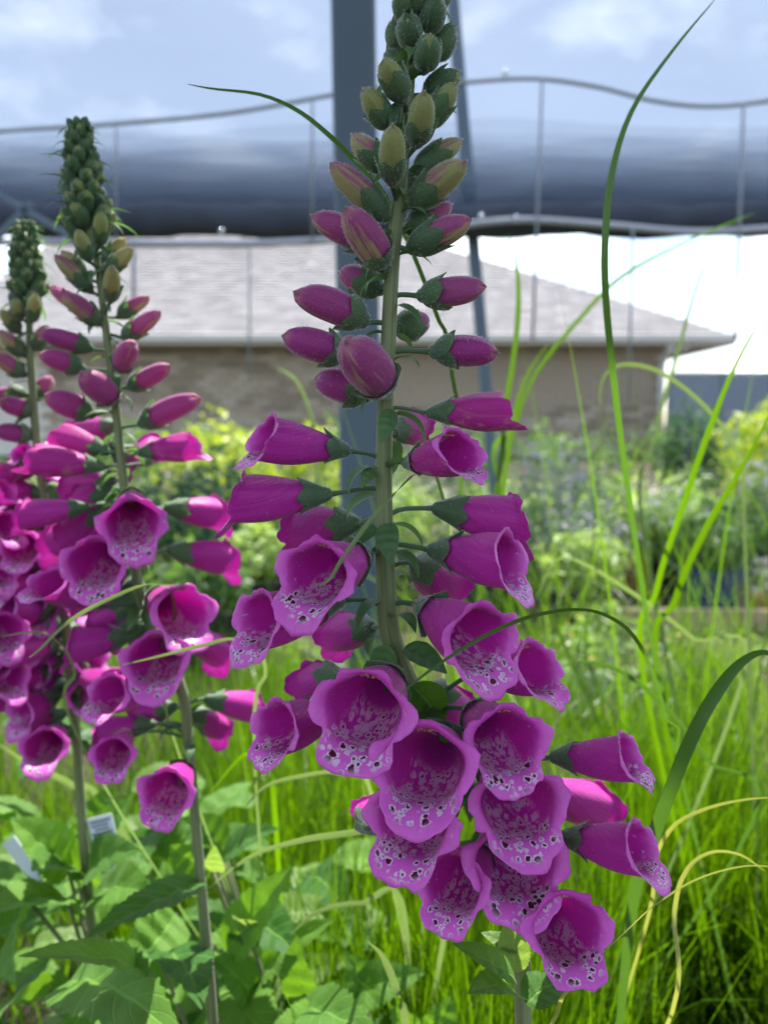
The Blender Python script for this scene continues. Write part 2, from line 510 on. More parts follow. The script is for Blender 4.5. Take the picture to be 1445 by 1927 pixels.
# brick courses on the front wall, each brick with its own joint; the front ones in view are parts, the rest one part
bw, bh = 0.38, 0.145
first = []
shared = {}
def brick_box(gm, c, sx):
    gm.box(c, (sx, 0.09, bh - 0.034))
cand = []
rows = int((zeave - 0.1) / bh)
for r in range(rows):
    x = wall_r - (bw / 2 if r % 2 else 0)
    z = 0.05 + (r + 0.5) * bh
    while x - bw > wall_l + 2.2:
        cand.append((x - bw / 2, z, r))
        x -= bw
rest = Geo()
bm_ = Geo(); bm_.box((0, 0, 0), (bw - 0.018, 0.09, bh - 0.034))
brick_me = mesh('brick', bm_.V, bm_.F, M['brick'], False)
zlo = 1.15
lead = sorted([c for c in cand if c[1] > zlo and W(700, 800, HY).x - 0.2 < c[0]], key=lambda c: -c[0])[:300]
lead_set = set(lead)
for c in cand:
    if c in lead_set: continue
    rest.box((c[0], HY + 0.03 + random.uniform(-.004, .004), c[1]), (bw - 0.018, 0.09, bh - 0.034))
for c in lead:
    put('brick', brick_me, house, Matrix.Translation((c[0], HY + 0.03 + random.uniform(-.006, .006), c[1])))
tag(rest.build('brickwork', M['brick'], house), kind='stuff')
# hipped roof
ov = 0.75
ex0, ex1 = W(-150, 636, HY - ov).x, W(1382, 636, HY - ov).x
ey0, ey1 = HY - ov, HY + 8.05 + ov
run = (ey1 - ey0) / 2
_r0, _r1 = W(118, 440, ey0 + run), W(745, 440, ey0 + run)
rise = _r1.z - zeave - 0.10
ridge0, ridge1 = _r0.x, _r1.x
zr = zeave + 0.10
E = [Vector((ex0, ey0, zr)), Vector((ex1, ey0, zr)), Vector((ex1, ey1, zr)), Vector((ex0, ey1, zr)), Vector((ridge0, ey0 + run, zr + rise)), Vector((ridge1, ey0 + run, zr + rise))]
g = Geo(); g.add(E, [(0, 1, 5, 4), (1, 2, 5), (2, 3, 4, 5), (3, 0, 4), (3, 2, 1, 0)]); roof = g.build('roof', M['shingle'], house)
# shingle courses: thin stepped strips broken into tabs
cs = Geo()
ncour = 34
for i in range(ncour):
    t0, t1 = i / ncour, (i + 1) / ncour
    a, b = E[0].lerp(E[4], t0), E[1].lerp(E[5], t0)
    c_, d_ = E[0].lerp(E[4], t1), E[1].lerp(E[5], t1)
    up = Vector((0, -rise, run)).normalized()
    nt = 40
    for k in range(nt):
        s0, s1 = (k + (0.5 if i % 2 else 0)) / nt, min(1, (k + 0.97 + (0.5 if i % 2 else 0)) / nt)
        if s0 >= 1: continue
        th = 0.035 + random.uniform(0, 0.012)
        p = [a.lerp(b, s0), a.lerp(b, s1), c_.lerp(d_, s1), c_.lerp(d_, s0)]
        cs.add([p[0] + up * th, p[1] + up * th, p[2] + up * 0.008, p[3] + up * 0.008, p[0] + up * 0.006, p[1] + up * 0.006], [(0, 1, 2, 3), (4, 5, 1, 0)])
tag(cs.build('shingle_course', M['shingle'], house), kind='stuff')
g = Geo(); g.box(((ex0 + ex1) / 2, ey0 - 0.03, zeave + 0.0), (ex1 - ex0, 0.05, 0.19)); g.build('fascia', M['trim'], house)
g = Geo(); g.box((ex1 + 0.03, (ey0 + ey1) / 2, zeave), (0.05, ey1 - ey0 - 0.1, 0.19)); g.build('fascia', M['trim'], house)
g = Geo(); g.box(((ex0 + ex1) / 2, ey0 - 0.12, zeave + 0.04), (ex1 - ex0, 0.12, 0.11)); g.build('gutter', M['trim'], house)
g = Geo(); g.box(((ex0 + ex1) / 2, ey0 + ov / 2, zeave - 0.07), (ex1 - ex0 - 0.1, ov - 0.04, 0.03)); g.build('soffit', M['soffit'], house)
g = Geo()
dx = W(1237, 800, HY).x
g.tube([(dx, HY - 0.72, zeave - 0.02), (dx, HY - 0.60, zeave - 0.2), (dx, HY - 0.14, zeave - 0.42), (dx, HY - 0.10, zeave - 0.6), (dx, HY - 0.10, 0.1)], 0.085, 8)
g.build('downspout', M['trim'], house, smooth=True)
# chimney-free; small window on the shaded wall is hidden by the plants

# ------------------------------------------------------------------ metal fence to the right
M['fence'] = plain('blue_grey_steel', (0.17, 0.20, 0.25), 0.5, 0.4, var=0.12, scale=1.5)
FY = 16.6
f0, f1 = W(1258, 800, FY).x, W(1730, 800, FY).x
fz = W(1350, 703, FY).z
fence = empty('panel_fence', (f0, FY, 0))
tag(fence, 'blue grey sheet fence running right from the brick house corner', 'fence')
npan = 5
pw = (f1 - f0) / npan
for i in range(npan):
    g = Geo(); g.box((f0 + (i + 0.5) * pw, FY, fz / 2), (pw - 0.03, 0.03, fz - 0.06)); g.build('panel', M['fence'], fence)
    g = Geo(); g.box((f0 + i * pw, FY + 0.05, fz / 2), (0.08, 0.06, fz)); g.build('post', M['fence'], fence)
g = Geo(); g.box(((f0 + f1) / 2, FY, fz), (f1 - f0, 0.07, 0.05)); g.build('rail', M['fence'], fence)

# ------------------------------------------------------------------ shade house: post, brace, curtain, cords, added overhead panel
M['steel'] = plain('painted_steel', (0.085, 0.125, 0.165), 0.5, 0.4, var=0.12, scale=5)
PY = 2.3
def bar(name, p0, p1, w, d, mat, parent=None):
    a = (p1 - p0); L = a.length
    rot = a.to_track_quat('Z', 'Y').to_matrix()
    g = Geo()
    bev = min(w, d) * 0.12
    prof = []
    for sx, sy in ((-1, -1), (1, -1), (1, 1), (-1, 1)):
        cx, cy = sx * (w / 2 - bev), sy * (d / 2 - bev)
        q0 = math.atan2(sy, sx)
        for k in (-PI / 4, 0, PI / 4):
            prof.append((cx + bev * math.cos(q0 + k), cy + bev * math.sin(q0 + k)))
    n = len(prof)
    V = [rot @ Vector((x, y, 0)) + p0 for x, y in prof] + [rot @ Vector((x, y, L)) + p0 for x, y in prof]
    F = [(k, (k + 1) % n, n + (k + 1) % n, n + k) for k in range(n)] + [tuple(range(n - 1, -1, -1)), tuple(range(n, 2 * n))]
    g.add(V, F)
    return g.build(name, mat, parent, None if parent else p0)
ptop = W(659, -420, PY); pmid = W(678, 800, PY)
pb = ptop + (pmid - ptop) * (ptop.z / (ptop.z - pmid.z))
post = empty('shade_house_post', pb)
tag(post, 'broad blue grey steel post rising behind the tall central foxglove', 'post')
bar('shaft', pb, ptop, 0.142, 0.12, M['steel'], post)
g = Geo(); g.box(pb + Vector((0, 0, 0.012)), (0.24, 0.22, 0.02)); g.build('base_plate', M['steel'], post)
SY = 5.0
b0 = W(906, 640, SY); b1 = W(846, -60, SY)
bdir = b1 - b0
bb = b0 - bdir * (b0.z / bdir.z); bt = b0 + bdir * ((3.9 - b0.z) / bdir.z)
br = bar('steel_brace', bb, bt, 0.085, 0.07, M['steel'])
tag(br, 'slim dark leaning steel pole right of the broad blue grey post', 'pole')

def screen_mat(name, op0, tint):
    t = NT(name)
    c = t.coord()
    wv = t.n('TexWave', wave_type='BANDS', bands_direction='X'); t.l(c, wv.inputs['Vector']); wv.inputs['Scale'].default_value = 22
    n1 = t.math('MULTIPLY_ADD', t.noise(t.mapping(c, (0.35, 1, 5.0)), 4.0, 5), 0.6, t.math('MULTIPLY', t.noise(c, 1.6, 4), 0.4))
    op = t.math('MULTIPLY_ADD', wv.outputs['Fac'], 0.07, t.math('MULTIPLY_ADD', n1, 0.20 if op0 > 0.3 else 0.16, op0))
    d = t.bsdf((0.13, 0.16, 0.22), 0.9, 0.05)
    tl = t.n('BsdfTranslucent'); tl.inputs['Color'].default_value = (0.27, 0.32, 0.40, 1)
    m1 = t.n('MixShader'); m1.inputs[0].default_value = 0.6; t.l(d, m1.inputs[1]); t.l(tl.outputs[0], m1.inputs[2])
    tr = t.n('BsdfTransparent'); tr.inputs['Color'].default_value = tint
    m2 = t.n('MixShader'); t.l(op, m2.inputs[0]); t.l(tr.outputs[0], m2.inputs[1]); t.l(m1.outputs[0], m2.inputs[2])
    return t.done(m2.outputs[0])
M['screen'] = screen_mat('shade_cloth', 0.66, (0.74, 0.80, 0.87, 1)); M['screen_thin'] = screen_mat('shade_cloth_fold', 0.065, (0.98, 0.985, 0.99, 1))
M['roll'] = plain('rolled_cloth', (0.055, 0.064, 0.084), 0.9, 0.08, var=0.4, scale=5)
M['cord'] = plain('cord_grey', (0.22, 0.24, 0.26), 0.5, 0.4, var=0.15, scale=10)
M['pipe'] = plain('hem_pipe', (0.36, 0.38, 0.42), 0.4, 0.5, var=0.1, scale=10)
x0c, x1c = W(-420, 400, SY).x, W(1900, 400, SY).x
zc = lambda py, Y=SY: W(722, py, Y).z
curtain = empty('shade_curtain', (0, SY, zc(440)))
tag(curtain, 'translucent blue grey shade cloth curtain rolled up at its bottom edge', 'curtain')
def sheet(top_py, bot_py, yoff, wav, ph, bil=0.0):
    nx, nz = 90, 10
    V = []
    for j in range(nz + 1):
        s = j / nz
        for i in range(nx + 1):
            x = x0c + (x1c - x0c) * i / nx
            zt = zc(top_py) + wav * (math.sin(x * 1.3 + ph) + 0.5 * math.sin(x * 2.9 + ph * 2))
            z = zc(bot_py) + (zt - zc(bot_py)) * s
            y = SY + yoff + 0.012 * math.sin(x * 2.2 + z * 3 + ph) + bil * math.sin(PI * s)
            V.append((x, y, z))
    F = [(j * (nx + 1) + i, j * (nx + 1) + i + 1, (j + 1) * (nx + 1) + i + 1, (j + 1) * (nx + 1) + i) for j in range(nz) for i in range(nx)]
    gg = Geo(); gg.add(V, F)
    return gg.build('cloth_fold' if top_py > -100 else 'cloth', M['screen_thin' if top_py > -100 else 'screen'], curtain, smooth=True)
sheet(-420, 420, 0.10, 0.0, 0)
for i, (tp, yo) in enumerate([(238 + 154 * (1 - (1 - k / 21) ** 1.7), 0.07 - 0.0095 * k) for k in range(22)]):
    sheet(tp, 425, yo, 0.06, i * 1.7)
g = Geo()
path = [Vector((x0c + (x1c - x0c) * i / 60, SY - 0.10, zc(414, SY - 0.10) + 0.008 * math.sin(i * 0.7))) for i in range(61)]
V, F, _ = tube_geo(path, [0.098 + 0.008 * math.sin(i * 1.1) + 0.004 * math.sin(i * 2.7) for i in range(61)], 20)
g.add(V, F); g.build('rolled_cloth', M['roll'], curtain, smooth=True)
def cord(name, pts, Y, r, mat, label, cat):
    path = smooth_path([W(x, y, Y) for x, y in pts], 50)
    g = Geo(); g.tube(path, r, 8)
    return tag(g.build(name, mat, None, path[0], smooth=True), label, cat)
cord('wire_cord', [(-300, 268), (0, 247), (230, 232), (430, 213), (612, 181), (690, 168), (780, 162)], SY - 0.3, 0.013, M['cord'], 'pale cord sloping up to the broad post across the left cloth', 'cord')
cord('wire_cord', [(800, 165), (865, 156), (1000, 148), (1120, 163), (1230, 190), (1330, 200), (1445, 190), (1700, 150)], SY - 0.3, 0.013, M['cord'], 'pale sagging cord across the shade cloth right of the posts', 'cord')
cord('hem_pipe', [(-300, 470), (0, 456), (120, 455), (260, 458), (440, 459), (612, 452), (680, 448)], SY - 0.26, 0.022, M['pipe'], 'pale thin pipe under the rolled cloth left of the broad post', 'pipe')
cord('hem_pipe', [(840, 432), (900, 420), (1000, 414), (1150, 424), (1300, 436), (1445, 430), (1700, 412)], SY - 0.26, 0.020, M['pipe'], 'wavy pale thin pipe under the rolled cloth right of the posts', 'pipe')
def hang(x, y0, y1, Y, r, label, xb=None):
    a, b = W(x, y0, Y), W(x if xb is None else xb, y1, Y)
    g = Geo(); g.tube([a, a.lerp(b, 0.5), b], r * 0.6, 8)
    tag(g.build('hanging_tube', M['cord'], None, a, smooth=True), label, 'tube', 'thin grey tubes hanging from the cords')
hang(219, 236, 452, SY - 0.34, 0.012, 'thin grey tube hanging beside the left green flower spike tip')
hang(588, 188, 452, SY - 0.34, 0.013, 'thin grey tube hanging close to the left edge of the broad post')
hang(1020, 150, 640, SY - 0.34, 0.014, 'thin grey tube hanging from the sagging cord between pole and tall blade', 1002)
hang(1398, 196, 640, SY - 0.34, 0.016, 'thin grey tube hanging from the sagging cord nearest the right picture edge', 1383)
hang(1190, 430, 760, SY - 0.34, 0.012, 'thin grey tube hanging right of the tall arching grass blade', 1182)
hang(470, 462, 720, SY - 0.34, 0.010, 'faint grey tube hanging before the roof between two foxgloves')
hang(252, 452, 590, SY - 0.3, 0.018, 'short dark grey tube end hanging below the left rolled cloth')
# distant diagonal roof braces at far left
for (xa, ya, xb, yb, lab) in ((-40, 345, 150, 455, 'longer grey roof brace crossing behind the left spikes'), (-10, 452, 60, 385, 'shorter grey roof brace crossing behind the smallest left spike')):
    tag(bar('roof_brace', W(xa, ya, SY - 0.5), W(xb, yb, SY - 0.5), 0.035, 0.035, M['steel']), lab, 'brace')
# made-up shiny clips, added to give glints on the cord and pipes
M['chrome'] = plain('zinc', (0.75, 0.76, 0.78), 0.18, 0.5, var=0.05, metal=1.0)
for k, (x, y, lab) in enumerate(((950, 136, 'added zinc clip for the glint on the sagging cord right of the pole'), (905, 406, 'added zinc clip for the glint on the wavy pipe beside the pole'), (971, 410, 'added zinc clip for the glint on the wavy pipe further from the pole'), (418, 434, 'added zinc clip for a dim glint on the roll above the pale left pipe'))):
    g = Geo(); p = W(x, y, SY - 0.33)
    g.lathe((p.x, p.y, p.z), [(0.0, -0.016), (0.012, -0.012), (0.018, -0.004), (0.018, 0.004), (0.012, 0.012), (0.0, 0.016)], 12)
    g.tube([p + Vector((-0.014, 0, 0)), p + Vector((0, 0.0, -0.035)), p + Vector((0.014, 0, 0))], 0.003, 6)
    tag(g.build('glint_clip', M['chrome'], None, p, smooth=True), lab, 'clip', 'added zinc clips for glints on the cords and pipes')
# unseen cloth panel added overhead to shade the front of the central plant
M['shade_panel_cloth'] = plain('added_panel_cloth', (0.25, 0.28, 0.32), 0.8, 0.2, var=0.1, scale=2)
RZ = 2.6
RY = 1.32
g = Geo()
V, F = grid_sheet([-2.6 + i * 0.2 for i in range(27)], [RY - 2.6 + i * 0.2 for i in range(14)], lambda x, y: RZ + 0.03 * math.sin(x * 2.6) * math.sin(y * 2))
n0 = len(V)
V2 = [(x, y, z + 0.006) for x, y, z in V]
g.add(V, F); g.add(V2, F)
added_panel = empty('added_shade_panel', (0, RY - 1.3, RZ))
tag(added_panel, 'unseen grey cloth roof panel added overhead to shade the central foxglove', 'roof')
g.build('cloth', M['shade_panel_cloth'], added_panel, smooth=True)
for x in (-2.6, 2.6):
    bar('added_roof_post', Vector((x, RY - 2.6, 0)), Vector((x, RY - 2.6, RZ + 0.02)), 0.08, 0.08, M['steel'], added_panel)
    bar('added_roof_post', Vector((x, RY + 0.04, 0)), Vector((x, RY + 0.04, RZ + 0.02)), 0.08, 0.08, M['steel'], added_panel)

# ------------------------------------------------------------------ foxglove parts
def bell_mesh(L, R, opn, NP, NT_, seed, lip=1.0):
    """a foxglove bell: local +Z runs to the mouth, -Y is the underside; two skins and a rim"""
    r_ = random.Random(seed)
    Lt = max(1.5, L / R)
    NL = max(5, NT_ // 2 + 2)
    ra = [r_.uniform(-1, 1) for _ in range(12)]
    jit = [r_.uniform(0.88, 1.14) for _ in range(5)]
    notches = [(1.00 + 0.06 * ra[0], 0.17), (-1.00 + 0.06 * ra[1], 0.17), (2.30 + 0.10 * ra[2], 0.15), (-2.30 + 0.10 * ra[3], 0.15), (PI + 0.1 * ra[10], 0.10)]
    out_p, inn_p, uvs = [], [], []
    NTOT = NT_ + NL
    for k in range(NP):
        phi = -PI + 2 * PI * k / NP
        b = math.cos(phi)
        lower = max(0.0, 1 - (abs(phi) / 0.98) ** 2.3) if abs(phi) < 0.98 else 0.0
        side = math.exp(-((abs(phi) - 1.65) / 0.55) ** 2)
        topf = max(0, -b)
        e = 0.28 + lip * 0.58 * lower * jit[0] + 0.17 * side * (jit[1] if phi > 0 else jit[2]) + 0.02 * topf
        e *= 0.55 + 0.45 * opn
        for (nq, dep) in notches:
            dq = abs((phi - nq + PI) % (2 * PI) - PI)
            e -= dep * math.exp(-(dq / 0.15) ** 2)
        e += 0.030 * math.sin(9 * phi + ra[4] * 3) + 0.022 * math.sin(17 * phi + ra[5] * 3) * (1 + ra[6]) + 0.012 * math.sin(26 * phi + ra[7] * 5) + lip * 0.10 * math.exp(-(phi / 0.3) ** 2) * (0.4 + ra[11])
        psi_open = math.radians(96 * topf ** 0.6 if topf > 0 else 0)
        psi_open = math.radians(50 + 8 * lower + 46 * side * jit[3] + 58 * topf ** 0.7 * jit[4] + 8 * math.sin(4 * phi + ra[6] * 3))
        psi_end = psi_open * opn + math.radians(-88 + 26 * lower) * (1 - opn)
        zz, rr = [], []
        lt = Lt * (1 + 0.09 * b)
        for i in range(NT_):
            v = i / NT_
            s = math.sin(PI / 2 * min(1, v * 1.02)) ** 1.02
            r = 0.22 + 0.78 * s
            r *= 1 + 0.10 * b * math.sin(PI * v) + 0.045 * math.cos(5 * phi + PI) * v + 0.02 * math.sin(2 * phi + ra[7] * 3) * v
            if opn < 1: r *= 1 + (1 - opn) * 0.10 * math.sin(PI * v)
            zz.append(v * lt); rr.append(r)
        psi0 = math.radians(4)
        z, r = lt, rr[-1] + 0.01
        for i in range(NL):
            q = i / (NL - 1)
            if i:
                psi = psi0 + (psi_end - psi0) * min(1, (q ** 0.75) * 1.05) + 0.20 * opn * math.sin(4 * phi + ra[8] * 3) * q * q
                ds = e / (NL - 1)
                z += math.cos(psi) * ds; r += math.sin(psi) * ds
            r_eff = r * (1 + 0.045 * q * math.sin(6 * phi + ra[9] * 3) * opn + 0.02 * q * q * math.sin(13 * phi + ra[8] * 4))
            zz.append(z); rr.append(max(0.02, r_eff))
        arc = 0
        for i in range(NTOT):
            j0, j1 = max(0, i - 1), min(NTOT - 1, i + 1)
            dz, dr = zz[j1] - zz[j0], rr[j1] - rr[j0]
            ln = math.hypot(dz, dr) or 1
            nz, nr = -dr / ln, dz / ln          # outward normal in the (z, r) plane
            if i: arc += math.hypot(zz[i] - zz[i - 1], rr[i] - rr[i - 1])
            th = 0.022 * (1.0 if i < NTOT - 3 else (0.75, 0.5, 0.3)[i - NTOT + 3])
            bow = -0.05 * (zz[i] / Lt) ** 2
            sx, cy = math.sin(phi), -math.cos(phi)
            fl = 1 - 0.12 * min(1, zz[i] / Lt) ** 2
            out_p.append((rr[i] * sx * R, (rr[i] * cy * fl + bow) * R, zz[i] * R))
            ri, zi = rr[i] - nr * th, zz[i] - nz * th
            ri = max(0.01, ri)
            inn_p.append((ri * sx * R, (ri * cy * fl + bow) * R, zi * R))
            uvs.append((phi * max(0.55, min(1.2, rr[i])), arc * 2.35 / (Lt * 1.08) if arc < Lt * 1.08 else 2.35 + (arc - Lt * 1.08)))
    N = NP * NTOT
    F, mi = [], []
    for k in range(NP):
        k2 = (k + 1) % NP
        if k2 == 0: pass
        for i in range(NTOT - 1):
            a, b_, c_, d_ = k * NTOT + i, k2 * NTOT + i, k2 * NTOT + i + 1, k * NTOT + i + 1
            F.append((a, b_, c_, d_)); mi.append(0)
            F.append((N + a, N + d_, N + c_, N + b_)); mi.append(1)
        a, b_ = k * NTOT + NTOT - 1, k2 * NTOT + NTOT - 1
        F.append((a, b_, N + b_, N + a)); mi.append(2)
    me = bpy.data.meshes.new('flower')
    me.from_pydata(out_p + inn_p, [], F)
    for m in (M['petal_out'], M['petal_in'], M['petal_rim']): me.materials.append(m)
    me.polygons.foreach_set('material_index', np.asarray(mi, dtype=np.int32))
    me.polygons.foreach_set('use_smooth', np.ones(len(F), dtype=bool))
    lay = me.uv_layers.new(name='UVMap')
    li = np.zeros(len(me.loops), dtype=np.int32)
    me.loops.foreach_get('vertex_index', li)
    U = np.asarray(uvs + uvs, dtype=np.float32)[li]
    # close the seam (phi = -pi / +pi at the top of the bell)
    ks = (li % N) // NTOT
    pidx = np.repeat(np.arange(len(F)), 4)
    face_k = ks.reshape(-1, 4)
    seam = (face_k.max(1) - face_k.min(1)) > NP // 2
    sm = seam[pidx] & (ks == 0)
    U[sm, 0] *= -1
    lay.data.foreach_set('uv', U.ravel())
    me.update()
    return me

def bud_profile(t, rb):
    return rb * max(0.0, 1 - abs(2 * (0.03 + 0.97 * t ** 0.92) - 1) ** 2.5) ** 0.56
def bud_mesh(L, rb, seed, NP=20, NZ=14):
    r_ = random.Random(seed)
    V, F, UV = [], [], []
    kx, ky = r_.uniform(-0.05, 0.05), r_.uniform(-0.12, 0.02)
    q0 = r_.uniform(0, 6)
    for i in range(NZ + 1):
        t = i / NZ
        for k in range(NP):
            phi = -PI + 2 * PI * k / NP
            r = bud_profile(t, rb)
            r *= 1 - 0.22 * t ** 1.4 * abs(math.cos(1.5 * phi + q0 + 0.5 * t)) ** 22 + 0.03 * math.cos(2 * phi) * t
            zz = t * L
            if t > 0.85: zz += 0.03 * L * math.sin(3 * phi + 2 * q0) * (t - 0.85) / 0.15
            V.append((r * math.sin(phi) + kx * L * t * t, -r * math.cos(phi) * (0.94) + ky * L * t * t, zz))
            UV.append((phi, t))
    n = len(V)
    V.append((kx * L, ky * L, L * 0.985)); UV.append((1.5, 1.0))
    for i in range(NZ):
        for k in range(NP):
            k2 = (k + 1) % NP
            F.append((i * NP + k, i * NP + k2, (i + 1) * NP + k2, (i + 1) * NP + k))
    for k in range(NP):
        F.append((NZ * NP + k, NZ * NP + (k + 1) % NP, n))
    return mesh('bud', V, F, M['bud'], True, None, UV)

def calyx_mesh(Ls, rfun, W0, seed, splay=0.0, rec=None, nt=8, nw=4):
    """five hairy sepals hugging the bell; rfun(z) = radius of what they wrap"""
    r_ = random.Random(seed)
    V, F, UV = [], [], []
    ph0 = r_.uniform(0, 6)
    for s in range(5):
        phc = ph0 + s * 2 * PI / 5 + r_.uniform(-.08, .08)
        ls = Ls * r_.uniform(0.88, 1.10)
        base = len(V)
        lift = 0.06 if s % 2 else 0.0
        for i in range(nt + 1):
            t = i / nt
            wid = W0 * (math.sin(PI * min(1, 0.16 + 0.84 * t ** 1.1)) ** 0.70)
            if i == nt: wid = W0 * 0.03
            z = t * ls - 0.02 * Ls
            r = max(rfun(max(0, z)), 0.20 * W0) * (1.05 + lift) + 0.03 * W0 + splay * W0 * max(0, t - 0.55) ** 2 * 4
            for k in range(nw + 1):
                u = -1 + 2 * k / nw
                dphi = u * wid / max(r, wid * 0.62)
                rr = r * (1 + 0.04 * (1 - abs(u))) 
                V.append((rr * math.sin(phc + dphi), -rr * math.cos(phc + dphi), z))
                UV.append((s + u * 0.5, t))
        for i in range(nt):
            for k in range(nw):
                a = base + i * (nw + 1) + k
                F.append((a, a + 1, a + nw + 2, a + nw + 1))
    # receptacle
    rr = rec if rec else rfun(0) * 1.1 + 0.05 * W0
    b0 = len(V)
    for i in range(5):
        q = i / 4 * PI / 2
        for k in range(12):
            a = 2 * PI * k / 12
            V.append((rr * math.cos(q) * math.sin(a) + 0.0, -rr * math.cos(q) * math.cos(a), 0.05 * Ls - rr * 0.9 * math.sin(q)))
            UV.append((k / 12, 0))
    for i in range(4):
        for k in range(12):
            F.append((b0 + i * 12 + k, b0 + (i + 1) * 12 + k, b0 + (i + 1) * 12 + (k + 1) % 12, b0 + i * 12 + (k + 1) % 12))
    return mesh('calyx', V, F, M['sepal'], True, None, UV)

def frame(p, q, roll=0.0):
    a = (q - p).normalized()
    u = Vector((0, 0, 1)) - a * a.z
    if u.length < 0.05: u = Vector((0, 1, 0)) - a * a.y
    u.normalize()
    s = u.cross(a)
    R3 = Matrix((s, u, a)).transposed()
    return Matrix.Translation(p) @ (R3 @ Matrix.Rotation(roll, 3, 'Z')).to_4x4()

def stamen_mesh(L, R):
    g = Geo(); g2 = Geo()
    for sx in (-1, 1):
        p = [Vector((sx * 0.10 * R, 0.12 * R, 0.15 * L)), Vector((sx * 0.22 * R, 0.55 * R, 0.55 * L)), Vector((sx * 0.20 * R, 0.77 * R, 0.76 * L)), Vector((sx * 0.14 * R, 0.77 * R, 0.84 * L))]
        pp = smooth_path(p, 10)
        V, F, _ = tube_geo(pp, 0.035 * R, 6); g2.add(V, F)
        for w in (-1, 1):
            c = Vector((sx * 0.15 * R + w * 0.06 * R, 0.76 * R, 0.84 * L))
            prof = [(0.0, -0.10), (0.035, -0.07), (0.05, 0), (0.035, 0.07), (0, 0.10)]
            V = [c + Vector((rr * R * math.cos(2 * PI * k / 8) + w * z * 0.5 * R, rr * R * math.sin(2 * PI * k / 8), z * R)) for rr, z in prof for k in range(8)]
            F = [(i * 8 + k, i * 8 + (k + 1) % 8, (i + 1) * 8 + (k + 1) % 8, (i + 1) * 8 + k) for i in range(4) for k in range(8)]
            g.add(V, F)
    n = len(g.F)
    g.add(g2.V, g2.F)
    return mesh('stamens', g.V, g.F, [M['anther'], M['filament']], True, [0] * n + [1] * len(g2.F))

def leaf_strip(L, Wd, nl, droop, fold, serr=0.0, nw=3, quilt=0.0, shape=0.75, seed=0, twist=0.0):
    """a leaf lying along +Y from the origin, face up +Z"""
    r_ = random.Random(seed)
    V, F, UV = [], [], []
    lean = r_.uniform(-0.06, 0.06)
    for i in range(nl + 1):
        t = i / nl
        w = Wd * 0.5 * (math.sin(PI * min(1, 0.04 + 0.96 * t ** shape)) ** 0.85)
        if i == nl: w = Wd * 0.01
        ang = droop * t
        y = L * (math.sin(ang) / droop if abs(droop) > 1e-3 else t)
        z = -L * ((1 - math.cos(ang)) / droop if abs(droop) > 1e-3 else 0)
        for k in range(-nw, nw + 1):
            u = k / nw
            ww = w * (1 + serr * ((i % 2) * 2 - 1) * (abs(u) == 1) * (0 < i < nl))
            zq = fold * abs(u) * w - 0.35 * fold * w * u * u
            if quilt: zq += quilt * w * math.sin(abs(u) * 2.6 + (t * 9 - abs(u) * 1.6) * PI) * (1 - abs(u) * 0.3) + quilt * 0.8 * w * math.sin(t * 7 + seed) * u * u
            tw = twist * t
            dx, dz = u * ww * math.cos(tw) - zq * math.sin(tw), u * ww * math.sin(tw) + zq * math.cos(tw)
            V.append((dx + lean * L * math.sin(PI * t), y - dz * math.sin(-ang) , z + dz * math.cos(ang)))
            UV.append((u, t))
    n = 2 * nw + 1
    for i in range(nl):
        for k in range(n - 1):
            a = i * n + k
            F.append((a, a + 1, a + n + 1, a + n))
    return V, F, UV

def leaf_frame(p, q, up):
    y = (q - p).normalized()
    z = (up - y * up.dot(y))
    if z.length < 1e-3: z = Vector((0, -1, 0)) - y * (-y.y)
    z.normalize()
    x = y.cross(z)
    return Matrix.Translation(p) @ Matrix((x, y, z)).transposed().to_4x4()

